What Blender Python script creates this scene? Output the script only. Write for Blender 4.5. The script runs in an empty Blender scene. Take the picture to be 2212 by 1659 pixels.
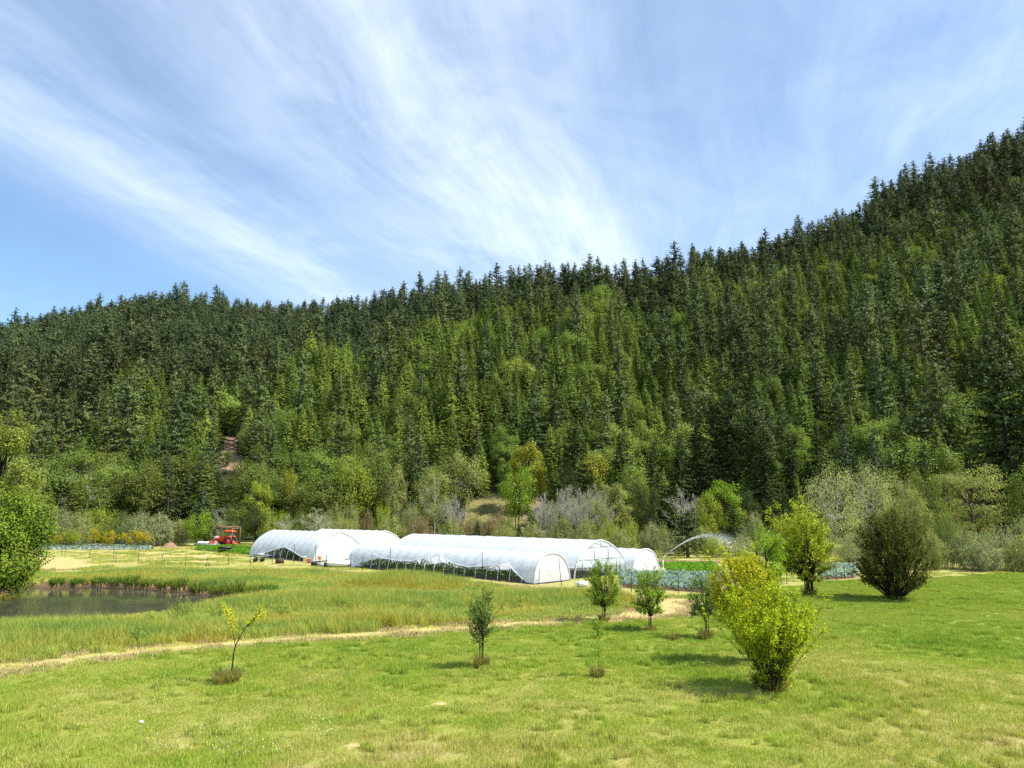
import bpy, math, random
import numpy as np
from mathutils import Vector, Matrix

SC = bpy.context.scene
COL = SC.collection
PI = math.pi
R = math.radians
G = lambda s: np.random.default_rng(s)

# ------------------------------------------------------------------ camera model
F, CX, CY, HCAM = 1639.6, 1106.0, 829.5, 5.65
TH = math.atan((1100 - CY) / F)
CT, ST = math.cos(TH), math.sin(TH)

def ray(px, py):
    a, b = (px - CX) / F, -(py - CY) / F
    return np.array([a, CT - b * ST, ST + b * CT])

def gp(px, py, z=0.0):
    d = ray(px, py)
    t = (z - HCAM) / d[2]
    return np.array([d[0] * t, d[1] * t, z])

def at(px, py, Y):
    d = ray(px, py)
    return np.array([0, 0, HCAM]) + d * (Y / d[1])

def proj(P):
    P = np.asarray(P, float)
    x, y, z = P[..., 0], P[..., 1], P[..., 2] - HCAM
    f = y * CT + z * ST
    u = -y * ST + z * CT
    return CX + F * x / f, CY - F * u / f

# ------------------------------------------------------------------ object helpers
def link(o, parent=None):
    COL.objects.link(o)
    if parent is not None:
        o.parent = parent
    return o

def tag(o, label=None, cat=None, group=None, kind=None):
    if label: o['label'] = label
    if cat: o['category'] = cat
    if group: o['group'] = group
    if kind: o['kind'] = kind
    return o

def empty(name, loc=(0, 0, 0), rz=0.0, label=None, cat=None, group=None):
    o = bpy.data.objects.new(name, None)
    o.empty_display_size = 0.3
    o.location = [float(v) for v in loc]
    o.rotation_euler = (0, 0, rz)
    link(o)
    return tag(o, label, cat, group)

def norm(v):
    v = np.asarray(v, float)
    return v / np.maximum(np.linalg.norm(v, axis=-1, keepdims=True), 1e-9)

class MB:
    """collects vertices and faces; build() links them as one mesh object"""
    def __init__(s):
        s.V, s.Q, s.T, s.n = [], [], [], 0
        s.N = []

    def add(s, V, Q=None, T=None):
        V = np.asarray(V, float).reshape(-1, 3)
        if Q is not None and len(Q): s.Q.append(np.asarray(Q, int).reshape(-1, 4) + s.n)
        if T is not None and len(T): s.T.append(np.asarray(T, int).reshape(-1, 3) + s.n)
        s.V.append(V); s.n += len(V)

    def poly(s, V, faces):
        V = np.asarray(V, float).reshape(-1, 3)
        for f in faces:
            s.N.append([i + s.n for i in f])
        s.V.append(V); s.n += len(V)

    def box(s, c, d, M=None, taper=1.0):
        x, y, z = np.array(d, float) / 2
        V = np.array([[sx * x * (taper if sz > 0 else 1), sy * y * (taper if sz > 0 else 1), sz * z] for sz in (-1, 1) for sx, sy in ((-1, -1), (1, -1), (1, 1), (-1, 1))])
        if M is not None: V = V @ np.array(M).T
        s.add(V + np.array(c, float), [[3, 2, 1, 0], [4, 5, 6, 7], [0, 1, 5, 4], [1, 2, 6, 5], [2, 3, 7, 6], [3, 0, 4, 7]])

    def prism(s, outline, y0, y1):
        """outline in x,z extruded along y"""
        n = len(outline)
        V = [(x, y0, z) for x, z in outline] + [(x, y1, z) for x, z in outline]
        s.poly(V, [list(range(n))[::-1], list(range(n, 2 * n))] + [[i, (i + 1) % n, n + (i + 1) % n, n + i] for i in range(n)])

    def tube(s, P, rad, k=5, cap=True):
        P = np.asarray(P, float); n = len(P)
        rad = np.broadcast_to(np.asarray(rad, float), (n,))
        tan = np.gradient(P, axis=0)
        tan = norm(tan)
        ref = np.array([0.0, 0, 1]) if abs(tan[0][2]) < 0.9 else np.array([1.0, 0, 0])
        a = norm(np.cross(tan, ref)); b = np.cross(tan, a)
        ph = np.arange(k) * 2 * PI / k
        V = P[:, None, :] + rad[:, None, None] * (np.cos(ph)[None, :, None] * a[:, None, :] + np.sin(ph)[None, :, None] * b[:, None, :])
        i = np.arange(n - 1)[:, None] * k; j = np.arange(k)[None, :]; j2 = (j + 1) % k
        Q = np.stack([i + j, i + j2, i + k + j2, i + k + j], -1).reshape(-1, 4)
        s.add(V, Q)
        if cap and k > 3:
            s.N.append([s.n - k + q for q in range(k)])
            s.N.append([s.n - n * k + q for q in range(k)][::-1])

    def cyl(s, p0, p1, r0, r1=None, k=12):
        s.tube([p0, p1], [r0, r0 if r1 is None else r1], k)

    def leaves(s, P, nrm, L, w, rng, tdir=None):
        """kite shaped leaves at P, facing nrm"""
        P = np.asarray(P, float); n = len(P)
        nrm = norm(nrm)
        r = rng.normal(size=(n, 3)) if tdir is None else np.asarray(tdir, float)
        t = norm(r - (r * nrm).sum(1, keepdims=True) * nrm)
        b = np.cross(nrm, t)
        L = np.broadcast_to(np.asarray(L, float), (n,))[:, None]; w = np.broadcast_to(np.asarray(w, float), (n,))[:, None]
        V = np.stack([P - t * L * .5, P + b * w * .5 - t * L * .05, P + t * L * .5, P - b * w * .5 - t * L * .05], 1).reshape(-1, 3)
        s.add(V, np.arange(4 * n).reshape(-1, 4))

    def blades(s, B, tip, w, rng, bend=0.35):
        """bent grass blades from base B to tip, width w"""
        n = len(B)
        d = tip - B
        side = norm(np.stack([-d[:, 1], d[:, 0], np.zeros(n)], 1) + rng.normal(size=(n, 3)) * .5 * np.array([1, 1, 0]) + 1e-6)
        mid = B + d * .55; mid[:, 2] += np.abs(d[:, :2]).sum(1) * bend
        w = np.broadcast_to(np.asarray(w, float), (n,))[:, None]
        V = np.stack([B - side * w / 2, B + side * w / 2, mid + side * w * .4, mid - side * w * .4, tip], 1).reshape(-1, 3)
        k = np.arange(n)[:, None] * 5
        s.add(V, k + np.array([[0, 1, 2, 3]]), k + np.array([[3, 2, 4]]))

    def mesh(s, name, mats=(), smooth=False):
        me = bpy.data.meshes.new(name)
        V = np.concatenate(s.V) if s.V else np.zeros((0, 3))
        loops, tot = [], []
        for q in s.Q: loops.append(q.ravel()); tot.append(np.full(len(q), 4))
        for t in s.T: loops.append(t.ravel()); tot.append(np.full(len(t), 3))
        for f in s.N: loops.append(np.array(f)); tot.append(np.array([len(f)]))
        loops = np.concatenate(loops).astype(np.int32); tot = np.concatenate(tot).astype(np.int32)
        me.vertices.add(len(V)); me.vertices.foreach_set('co', V.astype(np.float32).ravel())
        me.loops.add(len(loops)); me.loops.foreach_set('vertex_index', loops)
        me.polygons.add(len(tot))
        me.polygons.foreach_set('loop_start', np.concatenate([[0], np.cumsum(tot)[:-1]]).astype(np.int32))
        me.polygons.foreach_set('loop_total', tot)
        me.update(calc_edges=True)
        if smooth: me.polygons.foreach_set('use_smooth', np.ones(len(tot), bool))
        for m in (mats if isinstance(mats, (list, tuple)) else [mats]): me.materials.append(m)
        return me

    def build(s, name, mat, parent=None, smooth=False, color=None):
        o = bpy.data.objects.new(name, s.mesh(name, mat, smooth))
        if color is not None: o.color = (*color, 1)
        return link(o, parent)

# ------------------------------------------------------------------ materials
def new_mat(name):
    m = bpy.data.materials.new(name); m.use_nodes = True
    nt = m.node_tree; nt.nodes.clear()
    return m, nt, nt.nodes, nt.links

def nd(nt, typ, **kw):
    n = nt.nodes.new(typ)
    for k, v in kw.items():
        if k.startswith('i_'):
            key = k[2:]
            n.inputs[int(key) if key.isdigit() else key].default_value = v
        else: setattr(n, k, v)
    return n

def math_(nt, op, a, b=None, c=None, clamp=False):
    n = nd(nt, 'ShaderNodeMath', operation=op, use_clamp=clamp)
    for i, v in enumerate((a, b, c)):
        if v is None: continue
        if isinstance(v, (int, float)): n.inputs[i].default_value = v
        else: nt.links.new(v, n.inputs[i])
    return n.outputs[0]

def mixc(nt, f, a, b, blend='MIX'):
    n = nd(nt, 'ShaderNodeMix', data_type='RGBA', blend_type=blend)
    for i, v in ((0, f), (6, a), (7, b)):
        if isinstance(v, (int, float)): n.inputs[i].default_value = v
        elif isinstance(v, tuple): n.inputs[i].default_value = (*v, 1) if len(v) == 3 else v
        else: nt.links.new(v, n.inputs[i])
    return n.outputs[2]

def noise(nt, vec, scale, detail=4, rough=.55, dist=0.0, W=None):
    n = nd(nt, 'ShaderNodeTexNoise', i_Scale=scale, i_Detail=detail, i_Roughness=rough, i_Distortion=dist)
    if vec is not None: nt.links.new(vec, n.inputs['Vector'])
    return n.outputs['Fac']

def remap(nt, v, a, b, c=0.0, d=1.0, smooth=False):
    n = nd(nt, 'ShaderNodeMapRange', interpolation_type='SMOOTHSTEP' if smooth else 'LINEAR')
    n.clamp = True
    for i, q in enumerate((a, b, c, d)): n.inputs[i + 1].default_value = q
    nt.links.new(v, n.inputs[0])
    return n.outputs[0]

def mscale(nt, vec, s):
    n = nd(nt, 'ShaderNodeVectorMath', operation='MULTIPLY'); n.inputs[1].default_value = s
    nt.links.new(vec, n.inputs[0]); return n.outputs[0]

def leaf_mat(name, src='object', trans=.3, var=.45, gloss=.25, yellow=.25, cscale=0.9):
    """foliage: colour comes from the object (or the instance's tint), varied from leaf to leaf and clump to clump"""
    m, nt, N, Lk = new_mat(name)
    if src == 'object':
        base = nd(nt, 'ShaderNodeObjectInfo').outputs['Color']
    else:
        base = nd(nt, 'ShaderNodeAttribute', attribute_type='INSTANCER', attribute_name='tint').outputs['Color']
    geo = nd(nt, 'ShaderNodeNewGeometry')
    rnd = geo.outputs['Random Per Island']
    tc = nd(nt, 'ShaderNodeTexCoord')
    cl = noise(nt, tc.outputs['Object'], cscale, 2)
    v = math_(nt, 'ADD', remap(nt, rnd, 0, 1, 1 - var, 1 + var), remap(nt, cl, .3, .7, -.22, .22))
    hv = nd(nt, 'ShaderNodeHueSaturation')
    Lk.new(base, hv.inputs['Color']); Lk.new(v, hv.inputs['Value'])
    rr = math_(nt, 'FRACT', math_(nt, 'MULTIPLY', rnd, 17.31))
    col = mixc(nt, math_(nt, 'MULTIPLY', rr, yellow), hv.outputs[0], mixc(nt, 1.0, hv.outputs[0], (1.5, 1.15, .7), 'MULTIPLY'))
    p = nd(nt, 'ShaderNodeBsdfPrincipled', i_Roughness=.55)
    p.inputs['Specular IOR Level'].default_value = gloss
    t = nd(nt, 'ShaderNodeBsdfTranslucent')
    Lk.new(col, p.inputs['Base Color'])
    tcol = mixc(nt, 1.0, col, (1.25, 1.3, .6), 'MULTIPLY'); Lk.new(tcol, t.inputs[0])
    mx = nd(nt, 'ShaderNodeMixShader', i_0=trans)
    Lk.new(p.outputs[0], mx.inputs[1]); Lk.new(t.outputs[0], mx.inputs[2])
    Lk.new(mx.outputs[0], nd(nt, 'ShaderNodeOutputMaterial').inputs[0])
    return m

def simple(name, col, rough=.6, spec=.3, metal=0.0, nscale=3.0, nvar=.25, bump=0.0, coord='Object', vec_scale=(1, 1, 1)):
    m, nt, N, Lk = new_mat(name)
    tc = nd(nt, 'ShaderNodeTexCoord')
    vec = mscale(nt, tc.outputs[coord], vec_scale)
    f = noise(nt, vec, nscale, 5, .6)
    c = mixc(nt, remap(nt, f, .3, .7), tuple(v * (1 - nvar) for v in col), tuple(min(1, v * (1 + nvar)) for v in col))
    p = nd(nt, 'ShaderNodeBsdfPrincipled', i_Roughness=rough, i_Metallic=metal)
    p.inputs['Specular IOR Level'].default_value = spec
    Lk.new(c, p.inputs['Base Color'])
    if bump:
        b = nd(nt, 'ShaderNodeBump', i_Strength=bump, i_Distance=.05); Lk.new(f, b.inputs['Height']); Lk.new(b.outputs[0], p.inputs['Normal'])
    Lk.new(p.outputs[0], nd(nt, 'ShaderNodeOutputMaterial').inputs[0])
    return m

def film_mat(name, col, trans, clear, rough=.35, spec=.4):
    m, nt, N, Lk = new_mat(name)
    tc = nd(nt, 'ShaderNodeTexCoord')
    f = noise(nt, mscale(nt, tc.outputs['Object'], (1, 1, 2.5)), 1.3, 5, .6, .6)
    c = mixc(nt, remap(nt, f, .35, .75), col, tuple(v * .92 for v in col))
    p = nd(nt, 'ShaderNodeBsdfPrincipled', i_Roughness=rough); p.inputs['Specular IOR Level'].default_value = spec
    Lk.new(c, p.inputs['Base Color'])
    b = nd(nt, 'ShaderNodeBump', i_Strength=.45, i_Distance=.08); Lk.new(f, b.inputs['Height']); Lk.new(b.outputs[0], p.inputs['Normal'])
    t = nd(nt, 'ShaderNodeBsdfTranslucent'); Lk.new(c, t.inputs[0])
    mx = nd(nt, 'ShaderNodeMixShader', i_0=trans); Lk.new(p.outputs[0], mx.inputs[1]); Lk.new(t.outputs[0], mx.inputs[2])
    tr = nd(nt, 'ShaderNodeBsdfTransparent'); mx2 = nd(nt, 'ShaderNodeMixShader', i_0=clear)
    Lk.new(mx.outputs[0], mx2.inputs[1]); Lk.new(tr.outputs[0], mx2.inputs[2])
    Lk.new(mx2.outputs[0], nd(nt, 'ShaderNodeOutputMaterial').inputs[0])
    return m

def lawn_color(nt):
    """colour of the mown grass as a function of where it grows"""
    pos = nd(nt, 'ShaderNodeNewGeometry').outputs['Position']
    flat = mscale(nt, pos, (1, 1, 0))
    n1 = noise(nt, flat, .11, 4, .6, .6); n2 = noise(nt, flat, .5, 5, .65, 1.0); n3 = noise(nt, flat, 2.6, 3, .6)
    sep = nd(nt, 'ShaderNodeSeparateXYZ'); nt.links.new(pos, sep.inputs[0])
    far = remap(nt, sep.outputs[1], 19, 30, 0, 1)
    left = remap(nt, math_(nt, 'ADD', sep.outputs[0], math_(nt, 'MULTIPLY', n1, 6)), -12, 10, 1, 0)
    lush = math_(nt, 'ADD', math_(nt, 'MULTIPLY', far, .15), math_(nt, 'MULTIPLY', left, .05))
    v = math_(nt, 'ADD', math_(nt, 'MULTIPLY', n1, .75), math_(nt, 'MULTIPLY', n2, .55))
    v = math_(nt, 'ADD', v, math_(nt, 'MULTIPLY', n3, .25))
    v = math_(nt, 'ADD', math_(nt, 'SUBTRACT', v, lush), .035)
    cr = nd(nt, 'ShaderNodeValToRGB')
    e = cr.color_ramp.elements
    e[0].position, e[0].color = .30, (.12, .23, .025, 1)
    e[1].position, e[1].color = 1.0, (.54, .45, .20, 1)
    for p, c in ((.48, (.22, .335, .035)), (.67, (.345, .41, .06)), (.87, (.46, .44, .12))):
        q = e.new(p); q.color = (*c, 1)
    nt.links.new(v, cr.inputs[0])
    rt = math_(nt, 'MULTIPLY', remap(nt, math_(nt, 'ADD', sep.outputs[0], math_(nt, 'MULTIPLY', n1, 8)), 12, 22, 0, 1, True), remap(nt, sep.outputs[1], 30, 40, 0, .32, True))
    base = mixc(nt, rt, cr.outputs[0], (.26, .355, .04))
    oran = math_(nt, 'MULTIPLY', remap(nt, noise(nt, mscale(nt, pos, (1, 1.3, 0)), .33, 3, .6, .5), .64, .74), .6)
    return mixc(nt, oran, base, (.42, .31, .06)), flat

def meadow_color(nt):
    pos = nd(nt, 'ShaderNodeNewGeometry').outputs['Position']
    flat = mscale(nt, pos, (.6, 1.1, 0))
    n1 = noise(nt, flat, .22, 4, .6, .5); n2 = noise(nt, flat, .9, 3, .6)
    v = math_(nt, 'SUBTRACT', math_(nt, 'ADD', math_(nt, 'MULTIPLY', remap(nt, n1, .28, .72), .62), math_(nt, 'MULTIPLY', n2, .45)), .07)
    cr = nd(nt, 'ShaderNodeValToRGB'); e = cr.color_ramp.elements
    e[0].position, e[0].color = .26, (.22, .33, .06, 1)
    e[1].position, e[1].color = .90, (.24, .14, .035, 1)
    for p, c in ((.40, (.33, .39, .075)), (.55, (.43, .42, .085)), (.68, (.37, .33, .04)), (.79, (.27, .20, .028))):
        q = e.new(p); q.color = (*c, 1)
    nt.links.new(v, cr.inputs[0])
    return cr.outputs[0], flat

def grass_mat(name, colf, trans=.35, var=.35):
    m, nt, N, Lk = new_mat(name)
    c, _ = colf(nt)
    rnd = nd(nt, 'ShaderNodeNewGeometry').outputs['Random Per Island']
    hv = nd(nt, 'ShaderNodeHueSaturation'); Lk.new(c, hv.inputs['Color']); Lk.new(remap(nt, rnd, 0, 1, 1 - var, 1 + var), hv.inputs['Value'])
    rr = math_(nt, 'FRACT', math_(nt, 'MULTIPLY', rnd, 13.7))
    col = mixc(nt, remap(nt, rr, .85, 1, 0, .5), hv.outputs[0], (.42, .38, .14))
    p = nd(nt, 'ShaderNodeBsdfPrincipled', i_Roughness=.5); p.inputs['Specular IOR Level'].default_value = .25
    Lk.new(col, p.inputs['Base Color'])
    t = nd(nt, 'ShaderNodeBsdfTranslucent'); Lk.new(mixc(nt, 1.0, col, (1.1, 1.2, .7), 'MULTIPLY'), t.inputs[0])
    mx = nd(nt, 'ShaderNodeMixShader', i_0=trans); Lk.new(p.outputs[0], mx.inputs[1]); Lk.new(t.outputs[0], mx.inputs[2])
    Lk.new(mx.outputs[0], nd(nt, 'ShaderNodeOutputMaterial').inputs[0])
    return m

def bark_mat(name, col):
    return simple(name, col, .85, .15, nscale=4, nvar=.4, bump=.6, vec_scale=(3, 3, .6))

M = {}
M['leaf'] = leaf_mat('foliage_broadleaf', trans=.38, var=.35, gloss=.08)
M['leaf_near'] = leaf_mat('foliage_near', trans=.26, var=.45, gloss=.06)
M['needle'] = leaf_mat('foliage_needles', trans=.14, var=.30, gloss=.03, yellow=.35, cscale=.35)
M['needle_i'] = leaf_mat('foliage_needles_forest', src='inst', trans=.14, var=.30, gloss=.03, yellow=.35, cscale=.35)
M['leaf_i'] = leaf_mat('foliage_forest_broadleaf', src='inst', trans=.36, var=.35, gloss=.08)
M['bark'] = bark_mat('bark_brown', (.10, .075, .055))
M['bark_dark'] = bark_mat('bark_dark', (.045, .035, .028))
M['bark_grey'] = bark_mat('bark_grey', (.36, .34, .29))
M['bark_pale'] = bark_mat('bark_pale', (.52, .48, .42))
M['lawn_blade'] = grass_mat('lawn_blades', lawn_color)
M['meadow_blade'] = grass_mat('meadow_blades', meadow_color)
M['straw'] = simple('dry_grass', (.36, .27, .13), .8, .1, nscale=5, nvar=.35)
M['film'] = film_mat('greenhouse_film', (.84, .885, .92), .45, .03)
M['film_clear'] = film_mat('greenhouse_film_clear', (.80, .845, .87), .48, .08)
M['film_white'] = film_mat('row_cover_white', (.78, .78, .75), .40, .02, .6, .2)
M['galv'] = simple('galvanised_steel', (.55, .56, .57), .4, .5, .6, nscale=8, nvar=.12)
M['steel_white'] = simple('pale_hoop_steel', (.75, .77, .78), .45, .4, .1, nscale=8, nvar=.08)
M['post'] = simple('fence_post_steel', (.05, .055, .05), .6, .3, .2, nscale=6)
M['red'] = simple('tractor_red', (.72, .075, .018), .35, .5, nscale=5, nvar=.12)
M['red_dark'] = simple('wheel_red', (.42, .03, .03), .45, .4, nscale=5, nvar=.15)
M['tyre'] = simple('tyre_rubber', (.02, .02, .02), .8, .2, nscale=9, nvar=.3)
M['tread'] = simple('tyre_dusty', (.28, .25, .21), .9, .1, nscale=9, nvar=.3)
M['black'] = simple('black_plastic', (.02, .02, .022), .5, .4, nscale=6)
M['grey'] = simple('grey_metal', (.30, .32, .34), .5, .4, nscale=4, nvar=.2)
M['white'] = simple('white_cloth', (.82, .82, .80), .7, .2, nscale=4, nvar=.08)
M['wood'] = simple('weathered_timber', (.20, .13, .075), .8, .15, nscale=6, nvar=.3, bump=.3, vec_scale=(1, 1, .3))
M['wood_dark'] = simple('old_dark_timber', (.07, .05, .035), .8, .15, nscale=6, nvar=.3)
M['salmon'] = simple('salmon_plastic', (.75, .25, .17), .5, .4, nscale=4, nvar=.1)
M['orange'] = simple('orange_straw', (.62, .25, .08), .7, .2, nscale=8, nvar=.35)
M['dirt'] = simple('bare_earth', (.26, .16, .10), .95, .05, nscale=4, nvar=.4, bump=.8)
M['stone'] = simple('white_stone', (.7, .69, .66), .8, .2, nscale=6, nvar=.15, bump=.4)
M['mulch'] = simple('mulch_film', (.25, .30, .31), .35, .5, nscale=3, nvar=.2)

# ------------------------------------------------------------------ terrain
def poly_sdf(P, poly):
    """signed distance (negative inside) of points P (n,2) to polygon"""
    poly = np.asarray(poly, float)
    a = poly; b = np.roll(poly, -1, 0)
    dmin = np.full(len(P), 1e9); ins = np.zeros(len(P), bool)
    for p, q in zip(a, b):
        e = q - p; w = P - p
        t = np.clip((w @ e) / (e @ e), 0, 1)
        dmin = np.minimum(dmin, np.hypot(*(w - t[:, None] * e).T))
        c = ((p[1] <= P[:, 1]) != (q[1] <= P[:, 1])) & (P[:, 0] < p[0] + (P[:, 1] - p[1]) / (q[1] - p[1] + 1e-12) * (q[0] - p[0]))
        ins ^= c
    return np.where(ins, -dmin, dmin)

def line_dist(P, line):
    line = np.asarray(line, float)
    dmin = np.full(len(P), 1e9)
    for p, q in zip(line[:-1], line[1:]):
        e = q - p; w = P - p
        t = np.clip((w @ e) / (e @ e), 0, 1)
        dmin = np.minimum(dmin, np.hypot(*(w - t[:, None] * e).T))
    return dmin

px2 = lambda pts, z=0.0: np.array([gp(x, y, z)[:2] for x, y in pts])
WL = -0.62
POND = px2([(-260, 1266), (-100, 1270), (0, 1274), (60, 1269), (150, 1267), (250, 1267), (330, 1271), (400, 1277), (450, 1282), (520, 1286), (562, 1290), (574, 1295), (560, 1306),
            (490, 1321), (430, 1333), (340, 1348), (250, 1357), (150, 1363), (60, 1369), (0, 1373), (-150, 1382), (-300, 1388)], WL)
PATH = px2([(-160, 1472), (20, 1441), (150, 1424), (300, 1408), (450, 1394), (600, 1382), (750, 1372), (900, 1363), (1000, 1355), (1100, 1348), (1200, 1343), (1300, 1336), (1400, 1324), (1450, 1312)])
PATH2 = px2([(1450, 1308), (1350, 1293), (1250, 1281), (1150, 1270), (1050, 1262), (950, 1254), (850, 1247), (760, 1240), (660, 1231)])
HAYS = [px2([(1300, 1347), (1335, 1302), (1380, 1287), (1440, 1287), (1530, 1298), (1537, 1332), (1430, 1344)]),
        px2([(60, 1203), (160, 1203), (215, 1222), (200, 1231), (60, 1240)]),
        px2([(330, 1202), (420, 1193), (500, 1200), (485, 1214), (390, 1215)]),
        px2([(120, 1188), (360, 1187), (400, 1196), (330, 1202), (130, 1200)]),
        px2([(660, 1230), (760, 1232), (800, 1238), (700, 1238)]),
        px2([(1418, 1204), (1560, 1210), (1560, 1216), (1418, 1208)]), px2([(2100, 1240), (2300, 1248), (2300, 1256), (2150, 1250)])]
PATCH = px2([(955, 1518), (405, 1612), (765, 1614)])

# tunnels share one axis direction
U = np.array([-.727, .686]); PV = np.array([.686, .727])

def smooth_noise(x, y, s, seed):
    g = G(seed); out = np.zeros(np.shape(x))
    for _ in range(7):
        a = g.uniform(0, 2 * PI); k = s * g.uniform(.6, 1.7); ph = g.uniform(0, 2 * PI)
        out = out + np.sin((x * math.cos(a) + y * math.sin(a)) * k + ph)
    return out / 7

def field(x, y):
    x = np.asarray(x, float); y = np.asarray(y, float)
    shp = x.shape; P = np.stack([x.ravel(), y.ravel()], 1)
    z = .10 * smooth_noise(P[:, 0], P[:, 1], .22, 1) + .035 * smooth_noise(P[:, 0], P[:, 1], 1.1, 2)
    near = (P[:, 0] > -90) & (P[:, 0] < 5) & (P[:, 1] > 25) & (P[:, 1] < 75)
    if near.any():
        s = poly_sdf(P[near], POND)
        t = np.clip((s + .8) / 1.5, 0, 1); t = t * t * (3 - 2 * t)
        z[near] = z[near] * t + (1 - t) * (-1.45)
    return z.reshape(shp)

def gz(x, y): return float(field(np.array([x]), np.array([y]))[0])

# hills: heights at the skyline and along the nearer spur, as functions of bearing
def col_table(rows, tree_h):
    az, rr, zz = [], [], []
    for px, py, r in rows:
        d = ray(px, py); hd = math.hypot(d[0], d[1])
        az.append(math.atan2(d[0], d[1])); rr.append(r); zz.append(HCAM + r * d[2] / hd - tree_h)
    o = np.argsort(az)
    return np.array(az)[o], np.array(rr)[o], np.array(zz)[o]

SKY = col_table([(-300, 720, 540), (0, 700, 540), (80, 688, 540), (150, 676, 540), (210, 660, 540), (330, 640, 540), (400, 636, 540), (500, 650, 535), (600, 655, 525), (680, 645, 505), (730, 628, 490), (800, 636, 470), (860, 615, 455),
                 (930, 600, 440), (1000, 600, 425), (1060, 585, 412), (1120, 578, 402), (1180, 560, 394), (1250, 553, 388), (1300, 548, 380), (1360, 556, 385), (1420, 552, 385), (1500, 535, 390), (1560, 534, 395),
                 (1620, 524, 400), (1680, 508, 405), (1760, 470, 415), (1810, 456, 425), (1870, 428, 435), (1930, 392, 445), (1990, 360, 455), (2040, 332, 465), (2110, 306, 475), (2150, 287, 480), (2212, 274, 490), (2500, 180, 500)], 22)
SPUR = col_table([(-300, 905, 215), (0, 890, 215), (300, 865, 225), (450, 830, 235), (560, 790, 245), (640, 760, 255), (760, 718, 262), (900, 688, 270), (1000, 660, 280), (1100, 628, 290), (1200, 618, 300), (1300, 630, 300), (1400, 662, 295),
                  (1500, 645, 300), (1650, 600, 320), (1800, 570, 335), (2000, 510, 350), (2212, 440, 370), (2500, 360, 380)], 14)
HA = np.linspace(R(-62), R(62), 280); HR = np.concatenate([np.linspace(118, 330, 107), np.linspace(333, 560, 70), np.linspace(570, 900, 14)])

def hill_grid():
    Z = np.zeros((len(HA), len(HR)))
    for i, a in enumerate(HA):
        rk = np.interp(a, SKY[0], SKY[1]); zk = np.interp(a, SKY[0], SKY[2]); rs = np.interp(a, SPUR[0], SPUR[1]); zs = np.interp(a, SPUR[0], SPUR[2])
        w = np.interp(a, [R(-20), R(-14), R(9), R(14)], [0, 1, 1, 0])
        dip = 20 * w
        fr = (rs + 38 - 150) / (rk - 150)
        zg = (1 - w) * (zs + (zk - zs) * 38 / (rk - rs)) + w * min(zs - dip, zs + (zk - zs) * .5)
        Z[i] = np.interp(HR, [118, 136, 150, 172, rs, rs + 38, rk, rk + 40, rk + 250, 900], [-2.5, -.6, 1.2, 1.2 + zs * .13, zs, zg, zk, zk - 3, zk - 60, zk - 90])
    for _ in range(5):
        Z[:, 1:-1] = (Z[:, :-2] + 2 * Z[:, 1:-1] + Z[:, 2:]) / 4
        Z[1:-1] = (Z[:-2] + 2 * Z[1:-1] + Z[2:]) / 4
    A, RR = np.meshgrid(HA, HR, indexing='ij')
    amp = np.clip((RR - 165) / 60, 0, 1)
    Z += amp * (3.2 * (np.sin(A * 31 + RR * .011 + 1) + np.sin(A * 53 - RR * .017)) * np.clip((RR - 190) / 60, 0, 1) * np.clip((345 - RR) / 40, .15, 1)
              + 2.6 * smooth_noise(RR * np.sin(A), RR * np.cos(A), .07, 5) + 1.0 * smooth_noise(RR * np.sin(A), RR * np.cos(A), .25, 6))
    return Z
HZ = hill_grid()

def hill(x, y):
    a = np.arctan2(x, y); r = np.hypot(x, y)
    fi = np.interp(a, HA, np.arange(len(HA))); fj = np.interp(r, HR, np.arange(len(HR)))
    i = np.clip(fi.astype(int), 0, len(HA) - 2); j = np.clip(fj.astype(int), 0, len(HR) - 2)
    u, v = fi - i, fj - j
    return HZ[i, j] * (1 - u) * (1 - v) + HZ[i + 1, j] * u * (1 - v) + HZ[i, j + 1] * (1 - u) * v + HZ[i + 1, j + 1] * u * v

def surf(x, y):
    x = np.atleast_1d(np.asarray(x, float)); y = np.atleast_1d(np.asarray(y, float))
    z = field(x, y); r = np.hypot(x, y)
    return np.where(r > 119, np.maximum(z, hill(x, y)), z)

def hit(px, py):
    """where the line of sight through a picture point meets the hillside"""
    d = ray(px, py); t = np.arange(100, 700, .8)
    P = np.array([0, 0, HCAM])[None] + d[None] * t[:, None]
    below = P[:, 2] < surf(P[:, 0], P[:, 1])
    k = int(np.argmax(below)) if below.any() else len(t) - 1
    return P[k]

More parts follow.
